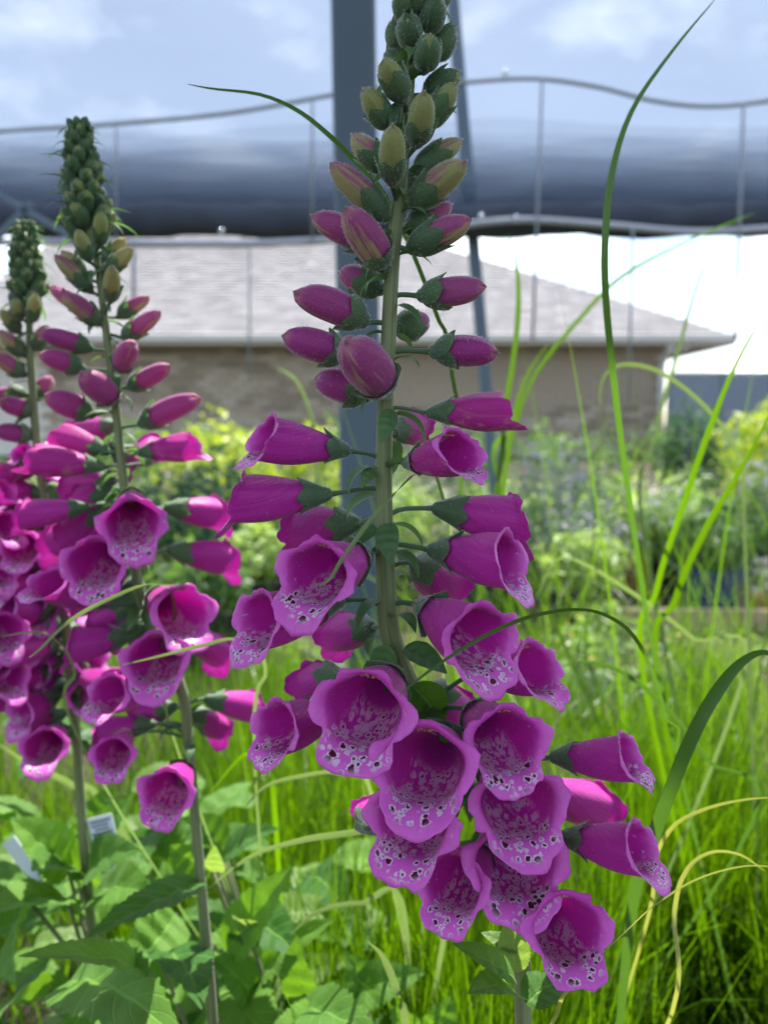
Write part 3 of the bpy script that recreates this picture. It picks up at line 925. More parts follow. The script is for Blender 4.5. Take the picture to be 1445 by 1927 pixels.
class Foxglove:
    def __init__(s, label, path, radii, hairs=False, detail=1):
        s.path = smooth_path(path, 60)
        s.rad = np.interp(np.linspace(0, 1, 60), np.linspace(0, 1, len(radii)), radii)
        s.e = empty('foxglove', s.path[-1])
        tag(s.e, label, 'flower', 'purple foxgloves')
        V, F, UV = tube_geo(s.path, list(s.rad), 14 if detail else 10, True, 0.05)
        put('stem', mesh('stem', local(V, s.path[-1]), F, M['stem'], True, None, UV), s.e, Matrix.Translation(s.path[-1]))
        s.hairs = hairs
        s.hv, s.hf = [], []
        s.det = detail
        s.seed = 1
    def near(s, p, up=0.0):
        """closest point of the stem to p, slid upward by up"""
        b = min(range(60), key=lambda i: (s.path[i] - p).length)
        return s.path[b], s.rad[b]
    def stalk(s, par, p, d, r):
        """flower stalk from the stem to the calyx"""
        q, rs = s.near(p + Vector((0, 0, -0.002)))
        if (q - p).length < 0.0015: return
        mid = q.lerp(p, 0.5) - d * 0.12 * (q - p).length + Vector((0, 0, 0.001))
        pp = smooth_path([q, mid, p + d * 0.0006], 8)
        V, F, UV = tube_geo(pp, [r * 1.15] * 3 + [r] * 4 + [r * 1.3], 8)
        o = put('pedicel', mesh('pedicel', local(V, p), F, M['sepal'], True, None, UV), par, Matrix.Translation(p))
    def bract(s, p, d, L, wd):
        q, rs = s.near(p)
        out = Vector((d.x, d.y, 0)); out = out.normalized() if out.length > 1e-4 else Vector((1, 0, 0))
        start = q + out * rs * 0.8 + Vector((0, 0, -0.0025))
        V, F, UV = leaf_strip(L, wd, 8, random.uniform(0.9, 2.0), 0.5, 0, 2, 0.0, 0.6, s.seed)
        tgt = start + out * 0.8 + Vector((random.uniform(-.35, .35), random.uniform(-.35, .35), random.uniform(-0.2, 0.5)))
        put('bract', mesh('bract', V, F, M['bract'], True, None, UV), s.e, leaf_frame(start, tgt, Vector((-out.x, -out.y, 1.0))))
    def fuzz(s, me, mat, n, length):
        if not s.hairs: return
        vs = np.zeros(len(me.vertices) * 3); me.vertices.foreach_get('co', vs); vs = vs.reshape(-1, 3)
        ns = np.zeros(len(me.vertices) * 3); me.vertices.foreach_get('normal', ns); ns = ns.reshape(-1, 3)
        tri = np.array([p.vertices[:3] for p in me.polygons])
        pick = tri[rng.integers(0, len(tri), n)]
        w = rng.dirichlet((1, 1, 1), n)
        p = (vs[pick] * w[:, :, None]).sum(1); nn = (ns[pick] * w[:, :, None]).sum(1)
        R3 = np.array(mat.to_3x3()); T = np.array(mat.translation)
        p = p @ R3.T + T; nn = nn @ R3.T
        nn = nn + rng.normal(0, 0.25, nn.shape); nn /= np.linalg.norm(nn, axis=1)[:, None] + 1e-9
        side = np.cross(nn, np.array([0, 1, 0.1])); side /= np.linalg.norm(side, axis=1)[:, None] + 1e-9
        ll = length * rng.uniform(0.5, 1.2, n)[:, None]
        wdt = 0.00003
        o = len(s.hv)
        tri_v = np.stack([p - side * wdt, p + side * wdt, p + nn * ll], 1).reshape(-1, 3)
        s.hv += tri_v.tolist()
        s.hf += [(o + 3 * i, o + 3 * i + 1, o + 3 * i + 2) for i in range(n)]
    def open(s, b, db, m, dm, w, opn=1.0, yel=0.0, young=0.0, lip=1.0, bract=True, calyx=True, roll=0.0):
        s.seed += 1
        p, q = W(*b, db), W(*m, dm)
        R = w * dm / FPX / 2 / 1.31
        L = (q - p).length
        L = max(L, 1.55 * R)
        p = q - (q - p).normalized() * L
        d = (q - p).normalized()
        NP, NTt = (60, 14) if s.det == 2 else (40, 10)
        me = bell_mesh(L, R, opn, NP, NTt, s.seed * 13, lip * random.uniform(0.78, 1.12))
        roll += random.uniform(-0.16, 0.16)
        mat = frame(p, q, roll)
        o = put('flower', me, s.e, mat)
        o.color = (young, yel, 0, 1)
        Ls = 1.18 * R
        rf = lambda z: R * (0.21 + 0.79 * math.sin(PI / 2 * min(1, z / L)) ** 1.02) * 1.06
        if calyx:
            cm = calyx_mesh(Ls, rf, 0.50 * R, s.seed, 0.15, 0.27 * R)
            put('calyx', cm, o, mat)
            s.fuzz(cm, mat, 260, 0.0009)
        if s.det == 2: s.fuzz(me, mat, 800, 0.0007)
        if opn > 0.5: put('stamens', stamen_mesh(L, R), o, mat)
        s.stalk(o, p - d * 0.2 * R, d, 0.0010 * R / 0.011)
        if bract: s.bract(p, d, random.uniform(0.013, 0.019), random.uniform(0.005, 0.0075))
        return o
    def bud(s, b, db, t, dt, th, ripe, cover=0.5, bract=True, splay=0.22):
        s.seed += 1
        p, q = W(*b, db), W(*t, dt)
        L = (q - p).length
        d = (q - p).normalized()
        rb = th * 0.83 * (db + dt) / 2 / FPX / 2
        mat = frame(p, q)
        me = bud_mesh(L, rb, s.seed * 7)
        o = put('bud', me, s.e, mat)
        o.color = (ripe, 0, 0, 1)
        rf = lambda z: bud_profile(min(1, z / L), rb)
        cm = calyx_mesh(L * cover * 1.12, rf, rb * 0.90, s.seed, splay, rb * 0.5)
        put('calyx', cm, o, mat)
        if s.hairs:
            s.fuzz(cm, mat, 450, 0.0009); s.fuzz(me, mat, 450, 0.0009)
        s.stalk(o, p - d * 0.3 * rb, d, 0.0009)
        if bract: s.bract(p, d, random.uniform(0.010, 0.017), random.uniform(0.0035, 0.0055))
        return o
    def spike(s, t0, t1, n, s0, s1, turn0=0.0, ripe=0.0):
        """packed green buds near the tip of the stem"""
        for i in range(n):
            f = i / max(1, n - 1)
            k = t0 + (t1 - t0) * f
            c = s.path[int(k * 59)]
            size = s0 + (s1 - s0) * f
            a = turn0 + i * 2.39996
            out = Vector((math.cos(a), math.sin(a), 0))
            s.seed += 1
            elev = 0.9 - 0.25 * f
            p = c + out * (s.rad[int(k * 59)] + size * 0.15)
            q = p + (out * 0.62 + Vector((0, 0, elev))).normalized() * size
            mat = frame(p, q)
            rb = size * 0.30
            me = bud_mesh(size, rb, s.seed * 7, 12, 8)
            o = put('bud', me, s.e, mat)
            o.color = (0.0, 0, 0, 1)
            cm = calyx_mesh(size * (1.02 - 0.10 * f), lambda z: bud_profile(min(1, z / size), rb), rb * 1.0, s.seed, 0.1, rb * 0.5, 6, 2)
            put('calyx', cm, o, mat)
            if s.hairs: s.fuzz(cm, mat, 300, 0.0008)
            out2 = out
            start = c + out * s.rad[int(k * 59)] * 0.8
            V, F, UV = leaf_strip(size * random.uniform(1.5, 2.2), size * 0.34, 7, random.uniform(0.8, 2.0), 0.5, 0, 1, 0, 0.5, s.seed)
            put('bract', mesh('bract', V, F, M['bract'], True, None, UV), s.e, leaf_frame(start, start + out * 1.1 + Vector((0, 0, 0.7)), Vector((-out.x, -out.y, 1.0))))
    def finish(s):
        if s.hv:
            o0 = world_m[s.e.name].translation
            hv = np.array(s.hv) - np.array(o0)
            tag(put('hairs', mesh('hairs', hv.tolist(), s.hf, M['hair'], False), s.e, Matrix.Translation(o0)), kind='stuff')

# ------------------------------------------------------------------ central foxglove
S = 0.275
stem_px = [(786, -90, S), (782, 0, S), (768, 180, S), (754, 340, S), (738, 500, S), (728, 700, S), (721, 900, S), (726, 1100, S), (738, 1210, S), (790, 1330, .282), (880, 1480, .290), (950, 1620, .295), (978, 1760, .295), (985, 1927, .295), (990, 2400, .295)]
pts = [W(x, y, d) for x, y, d in stem_px]
pts.append(Vector((pts[-1].x, pts[-1].y, 0.19)))
px2r = lambda w: w / 2 * S / FPX
fg = Foxglove('tallest foxglove in front, in sharp focus, with spotted open bells at its foot', pts,
              [px2r(w * 0.88) for w in (14, 18, 24, 28, 30, 33, 37, 44, 46, 46, 46, 44, 42, 42, 44, 46)], True, 2)
O, B = fg.open, fg.bud
# open bells: base pixel, base distance, mouth pixel, mouth distance, width in pixels
O((690, 1045), .272, (595, 1080), .243, 168)
O((640, 1130), .274, (488, 1168), .252, 150)
O((640, 1335), .278, (522, 1370), .258, 142)
O((740, 1270), .270, (682, 1338), .235, 205)
O((838, 1385), .262, (797, 1440), .226, 208)
O((850, 1480), .282, (775, 1545), .252, 195)
O((885, 1335), .270, (952, 1395), .238, 175)
O((930, 1450), .282, (975, 1512), .251, 198)
O((935, 1560), .292, (970, 1622), .261, 205)
O((915, 1600), .290, (852, 1662), .261, 158)
O((1000, 1690), .282, (1067, 1748), .249, 178)
O((790, 1140), .268, (902, 1202), .240, 178)
O((812, 1035), .277, (955, 1055), .262, 150)
O((900, 1262), .288, (1008, 1258), .270, 142)
O((1040, 1425), .274, (1182, 1425), .262, 124)
O((1058, 1575), .274, (1203, 1597), .257, 138)
O((820, 957), .279, (965, 978), .285, 128)
O((617, 930), .272, (455, 938), .272, 132)
O((652, 848), .270, (498, 825), .257, 126)
O((765, 872), .270, (862, 850), .250, 122, 0.95, 0.8, 0.4, 0.7)
O((808, 777), .275, (948, 772), .272, 104, 0.45, 0.6, 0.5, 1.0)
# bells behind the stem
O((672, 985), .285, (572, 990), .305, 116)
O((780, 1060), .285, (832, 1090), .312, 118)
O((700, 1180), .286, (640, 1190), .312, 104)
O((742, 815), .284, (775, 800), .306, 88, 0.8, 0.3, 0.4)
O((1000, 1480), .285, (1115, 1515), .325, 120)
O((800, 1300), .285, (848, 1340), .300, 130)
O((640, 1275), .285, (590, 1285), .300, 110)
O((690, 1555), .285, (700, 1530), .300, 90)
O((1010, 1400), .285, (900, 1360), .300, 90)
# nearly open and closed buds
B((818, 662), .275, (937, 652), .268, 74, 0.95, 0.34)
B((793, 556), .275, (912, 541), .268, 68, 0.62, 0.38)
B((722, 732), .270, (652, 628), .250, 112, 0.66, 0.24)
B((648, 668), .277, (535, 626), .270, 78, 0.85, 0.30)
B((684, 603), .275, (560, 535), .266, 80, 0.72, 0.30)
B((690, 742), .285, (594, 708), .288, 80, 0.9, 0.3)
B((716, 545), .285, (643, 508), .290, 64, 0.6, 0.5)
B((752, 622), .285, (800, 600), .296, 62, 0.8, 0.5)
B((722, 500), .272, (656, 388), .258, 82, 0.55, 0.30)
B((695, 462), .278, (592, 398), .276, 66, 0.62, 0.28)
B((772, 468), .274, (884, 408), .266, 66, 0.42, 0.55)
B((768, 432), .280, (848, 384), .284, 62, 0.45, 0.55)
B((726, 408), .274, (624, 308), .264, 64, 0.30, 0.46)
B((778, 384), .274, (872, 298), .264, 68, 0.22, 0.50)
B((782, 322), .277, (868, 262), .276, 52, 0.22, 0.66)
B((737, 342), .268, (736, 232), .256, 60, 0.08, 0.48)
B((724, 318), .276, (664, 252), .274, 56, 0.25, 0.55)
B((784, 270), .270, (802, 173), .258, 60, 0.05, 0.48)
B((734, 238), .274, (683, 168), .266, 54, 0.08, 0.60)
B((802, 238), .276, (858, 158), .270, 52, 0.05, 0.66)
B((758, 186), .270, (722, 108), .260, 58, 0.02, 0.66)
B((800, 178), .278, (862, 132), .276, 50, 0.02, 0.80)
B((798, 132), .270, (812, 65), .262, 52, 0.0, 0.85)
B((765, 148), .280, (732, 92), .282, 48, 0.0, 0.95)
B((818, 112), .277, (850, 50), .274, 48, 0.0, 1.0)
B((772, 88), .270, (768, 28), .262, 50, 0.0, 1.0)
B((750, 92), .277, (742, 40), .276, 44, 0.0, 1.0)
B((808, 62), .272, (822, -8), .264, 50, 0.0, 1.0)
B((765, 40), .272, (752, -14), .264, 42, 0.0, 1.0)
B((788, 26), .270, (786, -34), .264, 46, 0.0, 1.0)
B((810, 20), .279, (845, -30), .280, 42, 0.0, 1.0)
B((760, 252), .280, (770, 180), .284, 48, 0.0, 0.9)
B((765, 370), .284, (800, 330), .290, 48, 0.1, 0.7)
fg.spike(0.0, 0.03, 7, 0.006, 0.009)
# larger leaves on the stem, seen between the bells
def stem_leaf(fx, b, db, t, dt, wd, droop=0.6, mat='leaf', up=(0, -0.3, 1), serr=0.04, name='leaf', par=None, quilt=0.05, nw=4, fold=0.35):
    p, q = W(*b, db), W(*t, dt)
    L = (q - p).length * (1.0 + 0.04 * droop * droop)
    if mat == 'bract': wd *= 0.78; L *= 0.88
    V, F, UV = leaf_strip(L, wd * (db + dt) / 2 / FPX, 34, droop, fold, serr, nw, quilt, 0.72, random.randint(0, 999))
    # aim so that the drooping tip lands on the target
    m = leaf_frame(p, q, Vector(up))
    m = m @ Matrix.Rotation(droop / 2, 4, 'X')
    return put(name, mesh(name, V, F, M[mat], True, None, UV), par if par is not None else fx.e, m)
stem_leaf(fg, (735, 770), .270, (712, 845), .262, 46, 0.5, 'bract', (0, -1, 0.3), 0.0)
stem_leaf(fg, (730, 985), .268, (738, 1075), .258, 58, 0.6, 'bract', (0, -1, 0.3), 0.0)
stem_leaf(fg, (705, 990), .272, (650, 1040), .262, 40, 0.7, 'bract', (0, -1, 0.5), 0.0)
stem_leaf(fg, (705, 885), .272, (676, 925), .268, 36, 1.2, 'bract', (0, -1, 0.5), 0.0)
stem_leaf(fg, (730, 1215), .266, (700, 1285), .270, 70, 0.6, 'bract', (0, -1, 0.3), 0.0)
stem_leaf(fg, (760, 1220), .268, (852, 1275), .262, 70, 0.6, 'bract', (0, -0.6, 0.8), 0.0)
stem_leaf(fg, (775, 1290), .276, (830, 1370), .282, 80, 0.7, 'leaf', (0, -0.8, 0.5), 0.0)
stem_leaf(fg, (968, 1840), .272, (850, 1775), .262, 75, 0.5, 'leaf')
stem_leaf(fg, (975, 1875), .272, (880, 1870), .245, 80, 0.5, 'leaf')
stem_leaf(fg, (990, 1890), .274, (1060, 1850), .285, 80, 0.7, 'leaf')
stem_leaf(fg, (968, 1830), .286, (962, 1700), .284, 66, 0.2, 'leaf_young', (0, -1, 0.1))
stem_leaf(fg, (975, 1790), .285, (905, 1755), .29, 40, 0.4, 'leaf_young')
fg.finish()

# ------------------------------------------------------------------ second foxglove (left)
S = 0.42
stem2 = [(150, 246), (154, 310), (163, 400), (185, 500), (200, 620), (218, 760), (232, 900), (250, 1030), (272, 1150), (340, 1290), (355, 1400), (368, 1550), (385, 1740), (400, 1927), (405, 2150)]
pts = [W(x, y, S) for x, y in stem2]
pts.append(Vector((pts[-1].x, pts[-1].y, 0.19)))
f2 = Foxglove('left foxglove with a conical green tip and one lone bell low on its stem', pts,
              [px2r(w * 0.64) for w in (8, 14, 20, 20, 22, 24, 26, 30, 32, 32, 32, 30, 32, 34, 36, 36)], False, 1)
O, B = f2.open, f2.bud
O((248, 930), .42, (250, 985), .375, 124)
O((235, 1015), .42, (180, 1060), .375, 130)
O((190, 1140), .415, (92, 1098), .385, 95)
O((285, 1120), .42, (344, 1152), .385, 130)
O((335, 1200), .42, (294, 1240), .375, 134)
O((310, 1290), .42, (206, 1306), .385, 100)
O((312, 955), .455, (408, 965), .48, 84)
O((318, 1035), .455, (425, 1050), .48, 90)
O((165, 953), .42, (48, 968), .42, 78)
O((355, 1440), .42, (314, 1490), .385, 114)
O((388, 1315), .43, (478, 1330), .45, 84)
O((360, 1340), .44, (410, 1368), .46, 70)
O((360, 1190), .44, (408, 1225), .465, 80)
O((250, 1195), .42, (138, 1215), .415, 90)
O((290, 1362), .43, (190, 1375), .43, 80)
O((240, 1380), .42, (213, 1420), .385, 86)
O((262, 852), .42, (362, 838), .42, 76, 0.6, 0.4, 0.4)
O((195, 878), .42, (62, 862), .41, 86, 0.4, 0.5, 0.4)
O((205, 850), .425, (115, 818), .43, 74, 0.4, 0.5, 0.4)
O((230, 985), .435, (110, 1015), .46, 90)
O((265, 1100), .44, (220, 1130), .47, 90)
O((215, 905), .44, (140, 910), .46, 70)
O((265, 870), .44, (290, 840), .47, 70)
O((215, 800), .44, (160, 810), .47, 70)
B((268, 797), .42, (372, 738), .41, 58, 0.85, 0.30)
B((172, 778), .42, (86, 742), .41, 62, 0.85, 0.28)
B((215, 752), .415, (152, 702), .395, 66, 0.72, 0.20)
B((245, 728), .42, (322, 688), .41, 46, 0.75, 0.35)
B((155, 694), .42, (76, 664), .41, 48, 0.80, 0.32)
B((170, 656), .42, (76, 618), .41, 46, 0.78, 0.32)
B((225, 694), .415, (252, 636), .395, 52, 0.70, 0.22)
B((234, 634), .42, (300, 588), .41, 42, 0.55, 0.40)
B((186, 608), .42, (122, 546), .405, 46, 0.42, 0.36)
B((165, 590), .425, (97, 536), .42, 38, 0.45, 0.36)
B((225, 596), .43, (275, 552), .43, 36, 0.40, 0.5)
B((208, 566), .412, (216, 498), .395, 38, 0.12, 0.42)
B((172, 548), .42, (106, 478), .41, 38, 0.28, 0.5)
B((200, 515), .42, (250, 465), .415, 36, 0.15, 0.6)
B((195, 500), .43, (235, 446), .43, 34, 0.15, 0.6)
B((168, 490), .41, (148, 430), .40, 34, 0.08, 0.5)
B((160, 520), .425, (120, 470), .42, 34, 0.2, 0.6)
B((188, 460), .415, (192, 398), .405, 34, 0.02, 0.55)
B((150, 450), .42, (118, 392), .415, 32, 0.02, 0.6)
B((180, 455), .425, (214, 400), .42, 32, 0.0, 0.8)
for (b, m, w) in (((215, 925), (150, 945), 84), ((240, 1075), (150, 1110), 96), ((250, 1130), (190, 1165), 92), ((280, 1180), (235, 1180), 90), ((300, 1250), (250, 1290), 88), ((330, 1330), (265, 1340), 80), ((210, 840), (250, 870), 66), ((205, 960), (130, 1000), 86)):
    O(b, .44, m, .445, w)
f2.spike(0.0, 0.17, 52, 0.006, 0.0135)
f2.finish()

# ------------------------------------------------------------------ third foxglove (far left, smaller)
S = 0.50
stem3 = [(50, 432), (50, 490), (55, 580), (60, 700), (72, 850), (95, 1000), (118, 1130), (132, 1260), (145, 1400), (155, 1560), (170, 1720), (180, 1927), (182, 2000)]
pts = [W(x, y, S) for x, y in stem3]
pts.append(Vector((pts[-1].x, pts[-1].y, 0.19)))
f3 = Foxglove('shorter blurred foxglove at the far left, dark green pointed tip', pts,
              [px2r(w * 0.72) for w in (8, 12, 16, 20, 22, 22, 24, 26, 26, 26, 26, 28, 28, 28)], False, 1)
O, B = f3.open, f3.bud
O((118, 1370), .50, (84, 1405), .455, 92)
O((110, 1310), .50, (42, 1340), .48, 92)
O((95, 1010), .50, (42, 1032), .46, 84)
O((60, 960), .51, (-40, 965), .50, 84)
O((70, 885), .51, (-5, 892), .49, 66, 0.6, 0.2, 0.4)
O((95, 1085), .51, (10, 1100), .49, 92)
O((100, 1150), .50, (15, 1150), .48, 88)
O((110, 1210), .50, (15, 1225), .47, 96)
O((112, 1265), .51, (20, 1275), .50, 80)
O((100, 1290), .51, (5, 1310), .50, 80)
O((145, 1270), .50, (215, 1290), .47, 84)
O((135, 1180), .51, (180, 1190), .53, 80)
O((82, 920), .51, (110, 935), .53, 74)
O((130, 1290), .51, (160, 1310), .49, 74)
O((150, 1390), .51, (185, 1400), .54, 74)
O((30, 1110), .52, (70, 1150), .49, 84)
B((60, 820), .50, (-12, 808), .49, 46, 0.8, 0.3)
B((58, 775), .50, (0, 752), .49, 46, 0.8, 0.3)
B((52, 745), .51, (-20, 738), .51, 42, 0.6, 0.4)
B((70, 750), .51, (92, 705), .51, 40, 0.55, 0.5)
B((45, 705), .50, (-8, 668), .49, 40, 0.4, 0.4)
B((44, 668), .50, (2, 620), .49, 36, 0.3, 0.5)
B((66, 655), .50, (88, 612), .50, 34, 0.3, 0.5)
B((36, 625), .50, (6, 580), .49, 32, 0.1, 0.6)
B((60, 605), .49, (66, 552), .48, 32, 0.05, 0.6)
B((36, 600), .49, (30, 562), .48, 30, 0.05, 0.55)
for (b, m, w) in (((80, 930), (25, 925), 70), ((85, 985), (70, 1000), 84), ((100, 1060), (65, 1075), 90), ((105, 1120), (70, 1130), 88), ((112, 1180), (72, 1195), 90), ((118, 1235), (80, 1250), 88), ((122, 1290), (75, 1300), 84), ((125, 1240), (170, 1240), 84), ((110, 1120), (150, 1130), 84), ((125, 1340), (60, 1360), 80), ((75, 860), (40, 850), 60), ((75, 900), (105, 880), 60)):
    O(b, .51, m, .50, w)
f3.spike(0.0, 0.16, 54, 0.006, 0.0125)
f3.finish()

# fourth spike, half outside the picture
S = 0.47
stem4 = [(-60, 640), (-62, 760), (-66, 900), (-60, 1100), (-50, 1300), (-40, 1600), (-30, 2000)]
pts = [W(x, y, S) for x, y in stem4]
pts.append(Vector((pts[-1].x, pts[-1].y, 0.19)))
f4 = Foxglove('foxglove cut by the left picture edge, only its right-hand bells showing', pts, [px2r(w) for w in (10, 16, 20, 24, 26, 26, 28, 28)], False, 1)
O, B = f4.open, f4.bud
O((-40, 1150), .47, (8, 1190), .44, 96)
O((-50, 1060), .47, (0, 1075), .46, 84)
O((-50, 985), .47, (15, 990), .46, 76)
O((-45, 940), .47, (10, 925), .47, 70, 0.6)
O((-40, 1260), .47, (20, 1275), .46, 90)
f4.spike(0.0, 0.15, 24, 0.006, 0.012)
f4.finish()

# ------------------------------------------------------------------ leafy plants, lower left
def leafy_plant(label, base, leaves, extra=None, name='leafy_plant', stems=True):
    e = empty(name, base)
    tag(e, label, 'plant', 'broad leaved plants under the foxgloves')
    for (b, db, t, dt, wd, droop, mat, up) in leaves:
        stem_leaf(None, b, db, t, dt, wd, droop, mat, up, 0.07, 'leaf', e, 0.065, 4, 0.45)
        p = W(*b, db)
        if stems:
            g = Geo()
            mid = base.lerp(p, 0.6) + Vector((0, 0, 0.01))
            g.tube(smooth_path([base, mid, p], 7), 0.0014, 6)
            g.build('leaf_stalk', M['stem'], e, smooth=True)
    if extra:
        ctr, spread, num, hue = extra
        for k in range(num):
            me = LEAVES[random.randrange(len(LEAVES))] if random.random() > hue else YLEAVES[random.randrange(len(YLEAVES))]
            a = random.uniform(0, 2 * PI)
            p = Vector(ctr) + Vector((random.gauss(0, spread[0]), random.gauss(0, spread[1]), random.gauss(0, spread[2])))
            q = p + Vector((math.cos(a), math.sin(a) * 0.8, random.uniform(-0.1, 0.7)))
            put('leaf', me, e, leaf_frame(p, q, Vector((random.uniform(-.4, .4), random.uniform(-.8, .1), 1))) @ Matrix.Scale(random.uniform(0.7, 1.25), 4))
    return e
def shared_leaf(mat, k):
    V, F, UV = leaf_strip(random.uniform(0.05, 0.085), random.uniform(0.026, 0.040), 26, random.uniform(0.4, 1.1), 0.4, 0.07, 3, 0.05, 0.72, k)
    return mesh('leaf', V, F, M[mat], True, None, UV)
LEAVES = [shared_leaf('leaf', k) for k in range(7)]
YLEAVES = [shared_leaf('leaf_young', k + 20) for k in range(3)]
U = (0, -0.25, 1)
leafy_plant('serrated green plant at the bottom left with a sunlit horizontal leaf', Vector((-0.10, 0.50, 0.20)), [
    ((295, 1850), .40, (35, 1800), .33, 100, 0.8, 'leaf', (0.1, -0.35, 1)),
    ((380, 1660), .42, (165, 1765), .36, 95, 0.5, 'leaf', (-0.3, -0.5, 0.8)),
    ((130, 1850), .42, (345, 1960), .33, 170, 0.7, 'leaf', (0, -0.45, 0.9)),
    ((300, 1800), .44, (380, 1900), .36, 130, 0.7, 'leaf', (0.4, -0.5, 0.9)),
    ((80, 1880), .45, (-30, 1960), .36, 130, 0.6, 'leaf', (-0.2, -0.5, 0.8)),
    ((60, 1700), .48, (30, 1850), .42, 110, 0.5, 'leaf', (-0.6, -0.9, 0.3)),
    ((200, 1830), .46, (250, 2000), .36, 150, 0.6, 'leaf', (0.1, -0.7, 0.7)),
    ((330, 1720), .47, (230, 1830), .43, 120, 0.6, 'leaf', (0.1, -0.9, 0.5)),
], ((-0.14, 0.50, 0.33), (0.05, 0.05, 0.04), 50, 0.15))
leafy_plant('serrated green plant right of the lone bell stem, upright sunlit leaf', Vector((-0.05, 0.52, 0.20)), [
    ((425, 1790), .46, (550, 1630), .44, 100, 0.4, 'leaf', (-0.5, -0.8, 0.5)),
    ((450, 1740), .47, (562, 1800), .43, 110, 0.8, 'leaf', (0.2, -0.6, 0.8)),
    ((420, 1620), .48, (525, 1560), .47, 70, 0.8, 'leaf', (0.1, -0.4, 1)),
    ((400, 1640), .50, (320, 1590), .49, 90, 0.6, 'leaf', (-0.1, -0.9, 0.4)),
    ((470, 1760), .45, (440, 1730), .42, 60, 0.4, 'leaf_young', (0, -0.5, 1)),
    ((410, 1640), .45, (405, 1590), .44, 40, 0.4, 'leaf_young', (0, -0.8, 0.6)),
    ((440, 1860), .48, (530, 1990), .40, 130, 0.7, 'leaf', (0.2, -0.6, 0.8)),
    ((470, 1850), .48, (630, 1730), .45, 90, 0.7, 'leaf', (-0.2, -0.6, 0.8)),
    ((480, 1880), .46, (400, 1800), .44, 90, 0.7, 'leaf', (0.2, -0.6, 0.8)),
    ((420, 1600), .50, (340, 1540), .50, 80, 0.6, 'leaf', (0.2, -0.8, 0.6)),
], ((-0.08, 0.58, 0.31), (0.04, 0.05, 0.04), 40, 0.2))
leafy_plant('dark broad leaved plant beneath the shorter blurred foxglove', Vector((-0.20, 0.56, 0.20)), [
    ((130, 1640), .52, (20, 1540), .50, 110, 0.7, 'leaf', (0.2, -0.5, 0.9)),
    ((150, 1640), .52, (250, 1490), .52, 90, 0.7, 'leaf', (-0.3, -0.8, 0.6)),
    ((150, 1670), .52, (60, 1640), .46, 130, 0.7, 'leaf', (0, -0.7, 0.7)),
    ((160, 1660), .50, (265, 1600), .47, 100, 0.8, 'leaf', (0.2, -0.6, 0.8)),
    ((130, 1700), .50, (-20, 1720), .44, 130, 0.7, 'leaf', (-0.2, -0.7, 0.7)),
    ((180, 1690), .52, (300, 1690), .46, 110, 0.8, 'leaf', (0.1, -0.6, 0.8)),
    ((120, 1600), .54, (-10, 1610), .52, 90, 0.7, 'leaf_young', (0.1, -0.5, 0.9)),
    ((160, 1580), .54, (210, 1480), .55, 80, 0.7, 'leaf', (0.1, -0.8, 0.6)),
], ((-0.24, 0.62, 0.37), (0.06, 0.05, 0.05), 55, 0.2))
leafy_plant('low green leaves at the bottom edge right of the lone bell stem', Vector((0.03, 0.46, 0.20)), [
    ((560, 1900), .42, (720, 1960), .36, 110, 0.7, 'leaf', (0.1, -0.5, 0.9)),
    ((600, 1900), .44, (560, 1760), .43, 90, 0.6, 'leaf', (-0.4, -0.8, 0.5)),
    ((640, 1880), .46, (800, 1830), .45, 90, 0.7, 'leaf', (0.2, -0.6, 0.8)),
    ((620, 1930), .42, (500, 1950), .38, 100, 0.7, 'leaf', (0, -0.5, 0.9)),
    ((690, 1900), .46, (650, 1790), .46, 80, 0.7, 'leaf', (0.3, -0.8, 0.5)),
    ((800, 1960), .42, (850, 1870), .42, 80, 0.7, 'leaf', (0.3, -0.6, 0.7)),
    ((760, 1960), .42, (740, 1890), .40, 80, 0.7, 'leaf', (0, -0.6, 0.7)),
], ((0.0, 0.50, 0.27), (0.05, 0.04, 0.025), 40, 0.15))

# plant tags pushed into the pots
M['label_white'] = plain('tag_plastic', (0.62, 0.68, 0.74), 0.35, 0.5, var=0.05)
M['label_print'] = plain('tag_print', (0.12, 0.14, 0.17), 0.6, var=0.1)
def plant_tag(px, py, Y, w, h, rot, lean, label, lines=True):
    c = W(px, py, Y)
    e = empty('plant_tag', c)
    tag(e, label, 'plant tag', 'white plastic plant tags')
    R3 = Matrix.Rotation(rot, 3, 'Y') @ Matrix.Rotation(lean, 3, 'X')
    outline = [(-0.5, 0.5), (0.5, 0.5), (0.5, -0.25), (0.12, -0.9), (-0.12, -0.9), (-0.5, -0.25)]
    V = [R3 @ Vector((x * w, y, z * h)) + c for y in (-0.0004, 0.0004) for x, z in outline]
    n = 6
    F = [tuple(range(n)), tuple(range(2 * n - 1, n - 1, -1))] + [(k, n + k, n + (k + 1) % n, (k + 1) % n) for k in range(n)]
    g = Geo(); g.add(V, F); g.build('blade', M['label_white'], e)
    if lines:
        g = Geo()
        for k in range(6):
            g.box(R3 @ Vector((-0.05 * w * (k % 2), -0.0007, h * (0.38 - k * 0.1))) + c, (w * (0.8 - 0.12 * (k % 3)), 0.0003, h * 0.05), R3)
        g.build('print', M['label_print'], e)
plant_tag(196, 1572, 0.50, 0.017, 0.026, -0.25, -0.15, 'white plastic tag with lines of small print behind the short foxglove stem')
plant_tag(40, 1612, 0.50, 0.010, 0.028, -0.65, -0.1, 'narrow pale tag tilted among the leaves at the left edge', False)

